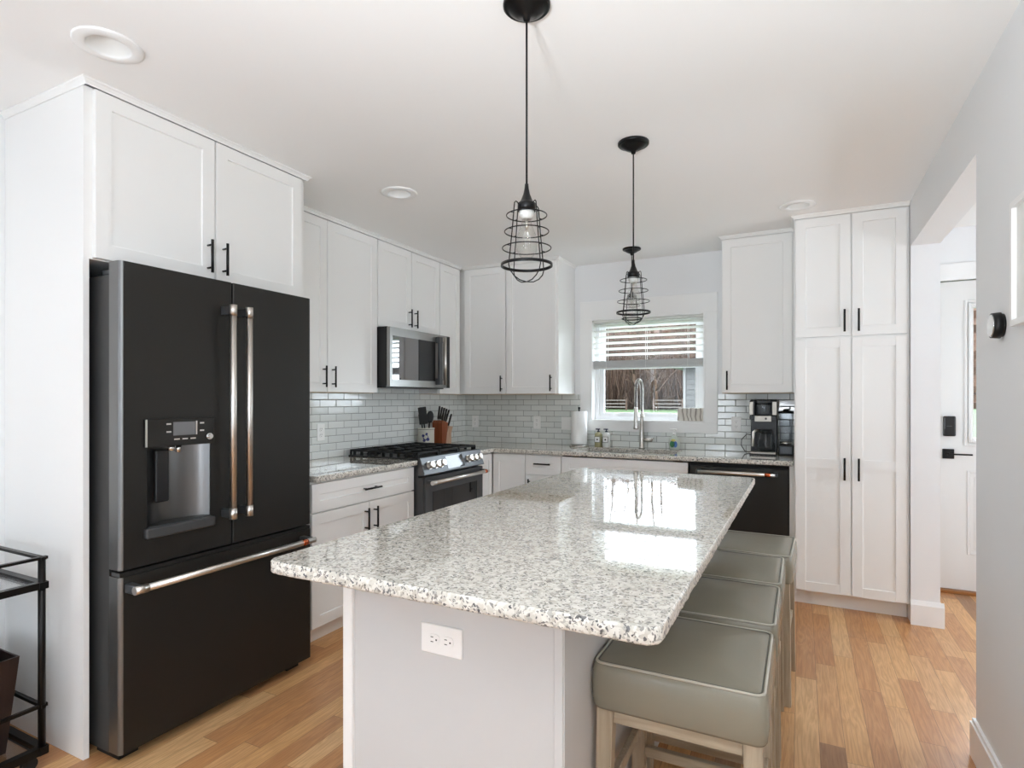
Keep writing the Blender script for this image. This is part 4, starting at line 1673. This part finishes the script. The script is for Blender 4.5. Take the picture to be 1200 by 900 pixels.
def utensil(name, label, base, top, head):
    t = thing(name, label, 'kitchen utensil', (CKX, CKY, ZTOP))
    bm = new_bm(); cyl(bm, base, top, .006, .007, seg=10)
    obj('shaft', bm, M['iron'], t)
    bm = new_bm()
    T = Matrix.Translation(Vector(top))
    d = (Vector(top) - Vector(base)).normalized()
    q = Vector((0, 0, 1)).rotation_difference(d).to_matrix().to_4x4() @ Matrix.Rotation(math.radians(40), 4, 'Z')
    if head == 'spatula':
        box(bm, -.034, -.004, -.03, .034, .004, .115, .003, M=T @ q)
    elif head == 'spoon':
        t2 = bmesh.new()
        bmesh.ops.create_uvsphere(t2, u_segments=16, v_segments=10, radius=1)
        for v in t2.verts:
            v.co = T @ q @ Vector((v.co.x * .031, v.co.y * .010, .04 + v.co.z * .052))
        for f in t2.faces:
            f.smooth = True
        merge(bm, t2)
    else:
        box(bm, -.022, -.006, -.01, .022, .006, .08, .005, 2, M=T @ q)
    obj('head', bm, M['iron'], t)


utensil('spatula', 'broad black spatula at the left of the crock', (.02, -.02, .03), (.01, -.050, .225), 'spatula')
utensil('spatula', 'second black spatula leaning behind the broad one in the crock', (-.02, .0, .03), (-.034, -.012, .20), 'turner')
utensil('cooking_spoon', 'round black cooking spoon at the right of the crock', (.01, .01, .03), (.018, .026, .215), 'spoon')

# knife block
KX, KY = -2.80, 4.185
t = thing('knife_block', 'reddish brown slanted knife block right of the utensil crock', 'knife block', (KX, KY, ZTOP))
bm = new_bm()
# side view in a local (y,z) plane: leans toward the right
prism(bm, [(-.055, 0), (0, 0), (.020, .10), (.036, .20), (-.045, .222), (-.058, .198)], -.05, .05, axis='x')
obj('block', bm, M['blockwood'], t)
bm = new_bm()
prism(bm, [(.001, 0), (.092, 0), (.092, .110), (.120, .165), (.062, .170), (.022, .105)], -.045, .048, axis='x')
obj('front_block', bm, M['blocklight'], t)
kroot = thing('kitchen_knife', 'black-handled kitchen knife with steel bolsters standing in the knife block', 'knife', (0, 0, 0), 0, 'knives in the knife block')
bm = new_bm(); box(bm, -.008, -.0055, .0, .008, .0055, .112, .002)
obj('knife_handle', bm, M['iron'], kroot)
bm = new_bm(); box(bm, -.0084, -.0020, .0, .0084, .0020, .1125)
obj('steel_trim', bm, M['steel'], kroot)
bm = new_bm(); box(bm, -.0012, -.007, -.06, .0012, .007, .0)
obj('knife_blade', bm, M['steel'], kroot)
first = True
for i in range(6):
    kx = KX + (.030 if i % 2 else -.004)
    ky = KY - .036 + i * .0135
    o = kroot if first else dup(kroot)
    first = False
    o.location = (kx, ky, ZTOP + .222 - i * .002 + (0 if i % 2 else .012))
    o.rotation_euler = (math.radians(-13 - 3.2 * i), 0, 0)
for i in range(2):
    o = dup(kroot, label='shorter knife in the light-coloured lower front of the knife block', group='lower knives in the knife block')
    o.location = (KX - .01 + i * .03, KY + .072 + i * .016, ZTOP + .171)
    o.rotation_euler = (math.radians(-26), 0, 0)


# ------------------------------------------------------------------ window blind
t = thing('window_blind', 'white horizontal slat blind half lowered in the sink window', 'blind', (0, 0, 0))
bx0, bx1 = WX0 + .016, WX1 - .016
bm = new_bm(); box(bm, bx0, YB + .012, WZ1 - .034, bx1, YB + .06, WZ1 - .013, .002)
obj('headrail', bm, M['slat'], t)
for k in range(6):
    z = 1.704 + k * .0505
    bm = new_bm()
    box(bm, bx0, YB + .012, z - .0015, bx1, YB + .060, z + .0015, M=Matrix.Translation((0, YB + .036, z)) @ Matrix.Rotation(math.radians(-17), 4, 'X') @ Matrix.Translation((0, -YB - .036, -z)))
    obj('slat', bm, M['slat'], t)
bm = new_bm()
for k in range(14):
    z = 1.604 + k * .0034
    box(bm, bx0, YB + .010 + (k % 2) * .001, z, bx1, YB + .060, z + .0030)
obj('slat_stack', bm, M['blindrail'], t)
bm = new_bm(); box(bm, bx0, YB + .010, 1.583, bx1, YB + .060, 1.6035, .003)
obj('bottom_rail', bm, M['blindrail'], t)
bm = new_bm()
for x in (-1.50, -1.16, -.82):
    for y in (YB + .0085, YB + .0625):
        cyl(bm, (x, y, 1.59), (x, y, WZ1 - .02), .0012, seg=5)
obj('lift_cord', bm, M['slat'], t)

# ------------------------------------------------------------------ pendants
def pendant(loc, drop, label, rot=0.0, group='cage pendant lights'):
    """drop: distance from ceiling to the top of the socket cone; local z=0 at ceiling"""
    t = thing('pendant_light', label, 'pendant light', loc, rot, group)
    bm = new_bm(); lathe(bm, [(.070, -.0005), (.070, -.010), (.066, -.014), (.062, -.015), (.058, -.014), (.050, -.022), (.030, -.034), (.012, -.040), (.009, -.052), (0, -.053)], seg=36)
    obj('canopy', bm, M['cage'], t)
    bm = new_bm(); cyl(bm, (0, 0, -.05), (0, 0, -drop - .004), .0032, seg=8)
    obj('cord', bm, M['cage'], t)
    z0 = -drop
    bm = new_bm(); lathe(bm, [(.0055, 0), (.0065, -.014), (.010, -.030), (.018, -.050), (.023, -.056), (.027, -.058), (.027, -.080), (.024, -.080)], (0, 0, z0), seg=24)
    sk = obj('socket', bm, M['cage'], t)
    bm = new_bm(); lathe(bm, [(.022, -.0805), (.023, -.092), (.018, -.098), (.016, -.104), (.0, -.104)], (0, 0, z0), seg=20)
    obj('lamp_holder', bm, M['porcelain'], sk)
    # bulb
    bm = new_bm(); lathe(bm, [(.013, -.1045), (.016, -.120), (.027, -.150), (.032, -.180), (.030, -.200), (.018, -.216), (.0, -.221)], (0, 0, z0), seg=24)
    bl = obj('bulb', bm, M['bulb'], t)
    bm = new_bm()
    cyl(bm, (0, 0, z0 - .105), (0, 0, z0 - .135), .004, seg=8)
    for k in range(5):
        a = 2 * PI * k / 5
        tube(bm, [(.003 * math.cos(a), .003 * math.sin(a), z0 - .135), (.011 * math.cos(a), .011 * math.sin(a), z0 - .150), (.011 * math.cos(a + .3), .011 * math.sin(a + .3), z0 - .190)], .0007, 4)
    obj('filament', bm, M['warmsteel'], bl)
    # cage
    bm = new_bm()
    for r_, z, th in ((.0596, -.093, .0017), (.0652, -.141, .0017), (.072, -.190, .0017)):
        tube(bm, ring_pts((0, 0), r_, z0 + z, 48), th, 6, closed=True)
    rr = .0768
    lathe(bm, [(rr - .0045, -.236), (rr, -.236), (rr, -.244), (rr - .0045, -.244), (rr - .0045, -.236)], (0, 0, z0), seg=48, cap=False)
    for k in range(4):
        a = math.radians(36 + 26.7) + k * PI / 2
        ca, sa = math.cos(a), math.sin(a)
        pr = [(.028, -.066), (.034, -.060), (.040, -.058), (.0445, -.063), (.0455, -.072), (.0525, -.141), (.0585, -.190), (.0640, -.236), (.0655, -.246), (.060, -.262), (.046, -.276), (.026, -.286), (.0, -.289)]
        tube(bm, [(r_ * ca, r_ * sa, z0 + z) for r_, z in pr], .0017, 6)
        for r_, z in ((.0596, -.093), (.0652, -.141), (.072, -.190)):
            rin = .0455 + (.0640 - .0455) * (-z - .072) / .164
            tube(bm, [(rin * ca, rin * sa, z0 + z), (r_ * ca, r_ * sa, z0 + z)], .0014, 5)
        tube(bm, [(.064 * ca, .064 * sa, z0 - .240), (.075 * ca, .075 * sa, z0 - .240)], .0017, 5)
    obj('cage', bm, M['cage'], t)
    return t


pendant((-.726, 1.538, ZC), ZC - 1.956, 'black wire cage pendant over the near end of the island')
pendant((-.684, 2.588, ZC), ZC - 1.955, 'black wire cage pendant over the far end of the island')
pendant((-1.176, 4.40, ZC), ZC - 2.185, 'black wire cage pendant on a short cord in front of the sink window')

# ------------------------------------------------------------------ recessed lights
for (x, y, lb) in CANS:
    t = thing('recessed_light', lb, 'ceiling light', (x, y, ZC))
    bm = new_bm(); lathe(bm, [(.101, -.0005), (.101, -.004), (.096, -.007), (.066, -.008), (.0625, -.006), (.0625, .0)], seg=40, cap=False)
    obj('trim_ring', bm, M['trimw'], t)
    bm = new_bm(); lathe(bm, [(.0625, .0), (.060, .030), (.055, .050), (.040, .062), (.0, .064)], seg=36, cap=False)
    obj('diffuser', bm, M['canin'], t)


# ------------------------------------------------------------------ stools
def rrect(x0, y0, x1, y1, r, n=5):
    return (arc_corner((x0 + r, y0 + r), r, PI, 1.5 * PI, n) + arc_corner((x1 - r, y0 + r), r, 1.5 * PI, 2 * PI, n)
            + arc_corner((x1 - r, y1 - r), r, 0, .5 * PI, n) + arc_corner((x0 + r, y1 - r), r, .5 * PI, PI, n))


def make_stool(label):
    t = thing('bar_stool', label, 'bar stool', (0, 0, 0), 0, 'counter stools along the island')
    hw = .205
    bm = new_bm()
    layers = [(.528, .006, .024), (.527, .001, .024), (.535, -.003, .024), (.560, -.006, .025), (.595, -.006, .025), (.625, -.004, .024), (.639, .001, .022), (.6435, .006, .020)]
    loops = []
    for z, ins, r_ in layers:
        a = hw - ins
        loops.append([bm.verts.new((p[0], p[1], z)) for p in rrect(-a, -a, a, a, r_)])
    for sc, z in ((.90, .6475), (.7, .652), (.45, .6555), (.2, .6575)):
        a = (hw - .008)
        loops.append([bm.verts.new((p[0] * sc, p[1] * sc, z)) for p in rrect(-a, -a, a, a, .020)])
    n = len(loops[0])
    for a, b in zip(loops, loops[1:]):
        for i in range(n):
            j = (i + 1) % n
            f = bm.faces.new((a[i], a[j], b[j], b[i])); f.smooth = True
    f = bm.faces.new(loops[-1]); f.smooth = True
    bm.faces.new(loops[0][::-1])
    st = obj('seat', bm, M['leather'], t)
    bm = new_bm()
    a = hw - .004
    tube(bm, [(p[0], p[1], .6435) for p in rrect(-a, -a, a, a, .022)], .0036, 8, closed=True)
    obj('piping', bm, M['piping'], st)
    bm = new_bm()
    a = hw - .0100
    tube(bm, [(p[0], p[1], .6440) for p in rrect(-a, -a, a, a, .017)], .0018, 6, closed=True)
    obj('seam', bm, M['seam'], st)
    lw = .021
    for sx in (-1, 1):
        for sy in (-1, 1):
            bm = new_bm()
            tp = Vector((sx * .176, sy * .176, .532)); bt = Vector((sx * .186, sy * .186, 0))
            A = [bm.verts.new(tp + Vector((a * lw, b * lw, 0))) for a, b in ((-1, -1), (1, -1), (1, 1), (-1, 1))]
            B = [bm.verts.new(bt + Vector((a * lw * .85, b * lw * .85, 0))) for a, b in ((-1, -1), (1, -1), (1, 1), (-1, 1))]
            for k in range(4):
                bm.faces.new((A[k], A[(k + 1) % 4], B[(k + 1) % 4], B[k]))
            bm.faces.new(A); bm.faces.new(B[::-1])
            bmesh.ops.bevel(bm, geom=[e for e in bm.edges if abs(e.verts[0].co.z - e.verts[1].co.z) > .1], offset=.003, segments=2, affect='EDGES')
            obj('leg', bm, M['stoolwood'], t)
    for s in (-1, 1):
        bm = new_bm(); box(bm, -.155, s * .176 - .011, .488, .155, s * .176 + .011, .5315, .002)
        obj('apron', bm, M['stooldark'], t)
        bm = new_bm(); box(bm, s * .176 - .011, -.155, .488, s * .176 + .011, .155, .5315, .002)
        obj('apron', bm, M['stoolwood'], t)
        zz = .20 if s < 0 else .20
        bm = new_bm(); box(bm, -.162, s * .182 - .010, zz, .162, s * .182 + .010, zz + .032, .002)
        obj('stretcher', bm, M['stooldark'], t)
        bm = new_bm(); box(bm, s * .182 - .010, -.162, .27, s * .182 + .010, .162, .302, .002)
        obj('stretcher', bm, M['stoolwood'], t)
    return t


s0 = make_stool('greige leather counter stool nearest the camera with pale wooden legs')
s0.location = (-.276, 1.622, 0)
dup(s0, (-.272, 2.082, 0), 0, 'second greige leather counter stool from the camera, tucked against the nearest one')
dup(s0, (-.270, 2.512, 0), 0, 'third greige leather counter stool from the camera along the island')
dup(s0, (-.236, 2.940, 0), math.radians(-2), 'farthest greige leather counter stool, next to the dishwasher')

# ------------------------------------------------------------------ bar cart
t = thing('bar_cart', 'black metal bar cart with mirrored shelves against the white side panel', 'bar cart', (0, 0, 0))
cx1, cx0, cy1, cy0 = -2.428, -2.865, 1.080, .28
pr = .0115
for (x, y) in ((cx1, cy1), (cx0, cy1), (cx1, cy0), (cx0, cy0)):
    bm = new_bm(); cyl(bm, (x, y, .066), (x, y, .752), pr, seg=14)
    obj('post', bm, M['cartblack'], t)


def rail_loop(z, h, w_):
    bm = new_bm()
    e = .016
    for y in (cy1, cy0):
        box(bm, cx0 - e, y - w_, z - h, cx1 + e, y + w_, z + h)
    for x in (cx0, cx1):
        box(bm, x - w_, cy0 - e, z - h, x + w_, cy1 + e, z + h)
    return bm


for z, h, w_ in ((.752, .005, .008), (.224, .006, .006)):
    obj('rail', rail_loop(z, h, w_), M['cartblack'], t)
for z, h in ((.655, .012), (.066, .014)):
    sh = obj('shelf_frame', rail_loop(z, h, .013), M['cartblack'], t)
    bm = new_bm(); box(bm, cx0 + .0135, cy0 + .0135, z - .003, cx1 - .0135, cy1 - .0135, z + .004)
    obj('shelf_glass', bm, M['jug'], sh)
for (x, y) in ((cx1 - .02, cy1 - .03), (cx0 + .03, cy1 - .03), (cx1 - .02, cy0 + .03), (cx0 + .03, cy0 + .03)):
    bm = new_bm()
    cyl(bm, (x - .009, y, .024), (x + .009, y, .024), .024, seg=20)
    box(bm, x - .013, y - .01, .030, x - .010, y + .01, .052); box(bm, x + .010, y - .01, .030, x + .013, y + .01, .052); box(bm, x - .013, y - .012, .047, x + .013, y + .012, .052)
    obj('caster', bm, M['rubber'], t)
# tapered bin on the lower shelf
t = thing('storage_bin', 'dark brown tapered bin on the lower shelf of the bar cart', 'bin', (-2.648, .868, .0705))
bm = new_bm()
prev = None
for (hx, hy, z) in [(.140, .140, 0), (.170, .168, .338), (.164, .162, .338), (.134, .134, .008)]:
    rg = [bm.verts.new((sx * hx, sy * hy, z)) for sx, sy in ((-1, -1), (1, -1), (1, 1), (-1, 1))]
    if prev:
        for k in range(4):
            bm.faces.new((prev[k], prev[(k + 1) % 4], rg[(k + 1) % 4], rg[k]))
    else:
        bm.faces.new(rg[::-1])
    prev = rg
bm.faces.new(prev)
obj('bin_wall', bm, M['bin'], t)
bm = new_bm()
box(bm, -2.775, .742, .0795, -2.522, .992, .418, .01, 2)
tag(obj('storage_box', bm, M['darkplastic']), 'black box filling the brown bin on the bar cart', 'box')

# ------------------------------------------------------------------ right wall things
t = thing('thermostat', 'round black and chrome thermostat on the right wall', 'thermostat', (XR, 2.345, 1.556))
bm = new_bm(); cyl(bm, (0, 0, 0), (-.008, 0, 0), .037, seg=40); cyl(bm, (-.008, 0, 0), (-.030, 0, 0), .042, .040, seg=40)
obj('ring', bm, M['black'], t)
bm = new_bm(); cyl(bm, (-.0302, 0, 0), (-.033, 0, 0), .037, .034, seg=40)
obj('dial_face', bm, M['chrome'], t)
t = thing('picture_frame', 'white picture frame at the edge of the right wall beside the thermostat', 'picture frame', (XR, 2.195, 1.718))
bm = new_bm()
L_ = -.42
for (y0, y1, z0, z1) in [(-.018, 0, -.165, .165), (L_, L_ + .018, -.165, .165), (L_, 0, .165, .183), (L_, 0, -.183, -.165)]:
    box(bm, -.022, y0, z0, -.0005, y1, z1)
obj('frame', bm, M['trimw'], t)
bm = new_bm(); box(bm, -.010, L_ + .018, -.165, -.001, -.018, .165)
obj('picture', bm, M['frameart'], t)

# ------------------------------------------------------------------ outdoors
bm = new_bm()
ys = [5.2, 12, 30, 60, 66, 120]
zs = [-.45, -.40, -.05, .18, .20, .35]
prev = None
for y, z in zip(ys, zs):
    rg = [bm.verts.new((-90, y, z)), bm.verts.new((60, y, z))]
    if prev:
        bm.faces.new((prev[0], prev[1], rg[1], rg[0]))
    prev = rg
o = obj('lawn', bm, M['grass']); o['kind'] = 'structure'

def zlawn(y):
    for (a, b), (c, d) in zip(zip(ys, ys[1:]), zip(zs, zs[1:])):
        if a <= y <= b:
            return c + (d - c) * (y - a) / (b - a)
    return zs[-1]


# split-rail fence
t = thing('split_rail_fence', 'weathered three-rail wooden fence at the end of the lawn outside the window', 'fence', (0, 60, 0))
px = [-34 + 2.9 * k for k in range(15)]
for x in px:
    bm = new_bm(); box(bm, x - .09, -.08, .12, x + .09, .08, 1.42)
    obj('post', bm, M['bark'], t)
for k in range(len(px) - 1):
    if k == 6:
        continue
    for z in (.52, .86, 1.22):
        bm = new_bm(); box(bm, px[k] - .05, -.05, z - .055 + random.uniform(-.02, .02), px[k + 1] + .05, .03, z + .055)
        obj('rail', bm, M['fence'], t)


def tree_mesh(seed, H, lean=0):
    rnd = random.Random(seed)
    bm = new_bm()

    def branch(p, d, L, r, lvl):
        n = 5 if lvl == 0 else 3
        pts = [p]; rad = [r]
        q = p.copy(); dd = d.copy()
        for i in range(n):
            dd = (dd + Vector((rnd.uniform(-.16, .16), rnd.uniform(-.16, .16), rnd.uniform(-.05, .12)))).normalized()
            q = q + dd * L / n
            pts.append(q.copy()); rad.append(r * (1 - .75 * (i + 1) / n))
        tube(bm, pts, r, 5 if lvl < 2 else 3, radii=rad)
        if lvl < 3:
            m = (13, 6, 4)[lvl]
            for i in range(m):
                f = rnd.uniform(.12 if lvl == 0 else .25, 1)
                k = min(int(f * n), n - 1)
                o_ = pts[k].lerp(pts[k + 1], f * n - k)
                a = rnd.uniform(0, 2 * PI)
                up = rnd.uniform(.3, 1.3)
                nd = Vector((math.cos(a), math.sin(a), up)).normalized()
                branch(o_, nd, L * rnd.uniform(.28, .5) * (1.1 - .5 * f if lvl == 0 else 1), rad[k] * .5, lvl + 1)
    branch(Vector((0, 0, 0)), Vector((lean, 0, 1)).normalized(), H, H * .016, 0)
    return bm


protos = []
for k in range(4):
    me_o = obj('bare_tree', tree_mesh(11 + k, 13 + k * 1.3, (-.1, .15, 0, -.2)[k]), M['bark'] if k % 2 else M['bark2'])
    tag(me_o, 'bare leafless tree in the woods behind the fence', 'tree', 'bare trees behind the fence')
    protos.append(me_o)
rnd = random.Random(5)
cnt = 0
for row in range(3):
    for k in range(9):
        x = -31 + k * 3.0 + rnd.uniform(-.9, .9)
        y = 62.5 + row * 4.4 + rnd.uniform(-1, 1)
        if cnt < 4:
            o = protos[cnt]
        else:
            o = protos[rnd.randrange(4)].copy(); C.objects.link(o)
        cnt += 1
        o.location = (x, y, zlawn(y) - .1)
        o.rotation_euler = (0, 0, rnd.uniform(0, 6.28))
        s_ = rnd.uniform(.75, 1.15)
        o.scale = (s_, s_, s_)
# undergrowth: a thicket of twigs and a wooded rise behind
bm = new_bm()
rnd = random.Random(9)
for i in range(5200):
    x = rnd.uniform(-36, 4); y = rnd.uniform(63, 80)
    h = rnd.uniform(1.5, 9.5)
    p = Vector((x, y, zlawn(y) - .05)); q = p + Vector((rnd.uniform(-1.6, 1.6), rnd.uniform(-.5, .5), h))
    w_ = rnd.uniform(.02, .07)
    m_ = p.lerp(q, .5) + Vector((rnd.uniform(-.4, .4), 0, 0))
    tube(bm, [p, m_, q], w_, 3, radii=[w_, w_ * .8, w_ * .3], mi=i % 3)
o = obj('undergrowth', bm, [M['bark'], M['brush'], M['bark2']])
tag(o, 'brown leafless undergrowth filling the woods beyond the fence', 'undergrowth'); o['kind'] = 'stuff'
bm = new_bm()
nx, nz = 60, 14
grid = []
for i in range(nx + 1):
    col = []
    for j in range(nz + 1):
        x = -60 + 80 * i / nx
        z = 13.0 * j / nz + (rnd.uniform(-.6, .9) if j == nz else 0)
        y = 82 + 6 * (j / nz) ** 1.5 + rnd.uniform(-1.2, 1.2)
        col.append(bm.verts.new((x, y, z)))
    grid.append(col)
for i in range(nx):
    for j in range(nz):
        bm.faces.new((grid[i][j], grid[i + 1][j], grid[i + 1][j + 1], grid[i][j + 1]))
o = obj('wooded_hill', bm, M['leaflit']); o['kind'] = 'structure'

# neighbouring shed with lap siding
t = thing('garden_shed', 'low grey lap-sided outbuilding with white corner boards outside the window', 'shed', (0, 0, 0))
sx0, sy0 = -2.20, 12.3
bm = new_bm()
box(bm, sx0 + .02, sy0 + .02, -.44, sx0 + 3.4, sy0 + 3, 1.98)
for k in range(22):
    z = -.42 + k * .108
    prism(bm, [(sy0 + .02, z), (sy0 - .004, z), (sy0 + .012, z + .108), (sy0 + .02, z + .108)], sx0 + .05, sx0 + 3.35, axis='x')
obj('siding', bm, M['siding'], t)
bm = new_bm()
box(bm, sx0, sy0 - .012, -.44, sx0 + .05, sy0 + .04, 1.98)
box(bm, sx0 + .50, sy0 - .03, -.44, sx0 + .72, sy0 + .02, 1.98)
obj('corner_board', bm, M['shedtrim'], t)
bm = new_bm()
box(bm, sx0 - .22, sy0 - .25, 1.98, sx0 + 3.6, sy0 + 3.2, 2.06)
obj('eave', bm, M['shedtrim'], t)
bm = new_bm()
box(bm, sx0 - .22, sy0 - .25, 2.06, sx0 + 3.6, sy0 + 3.2, 2.09)
obj('roof', bm, M['roof'], t)
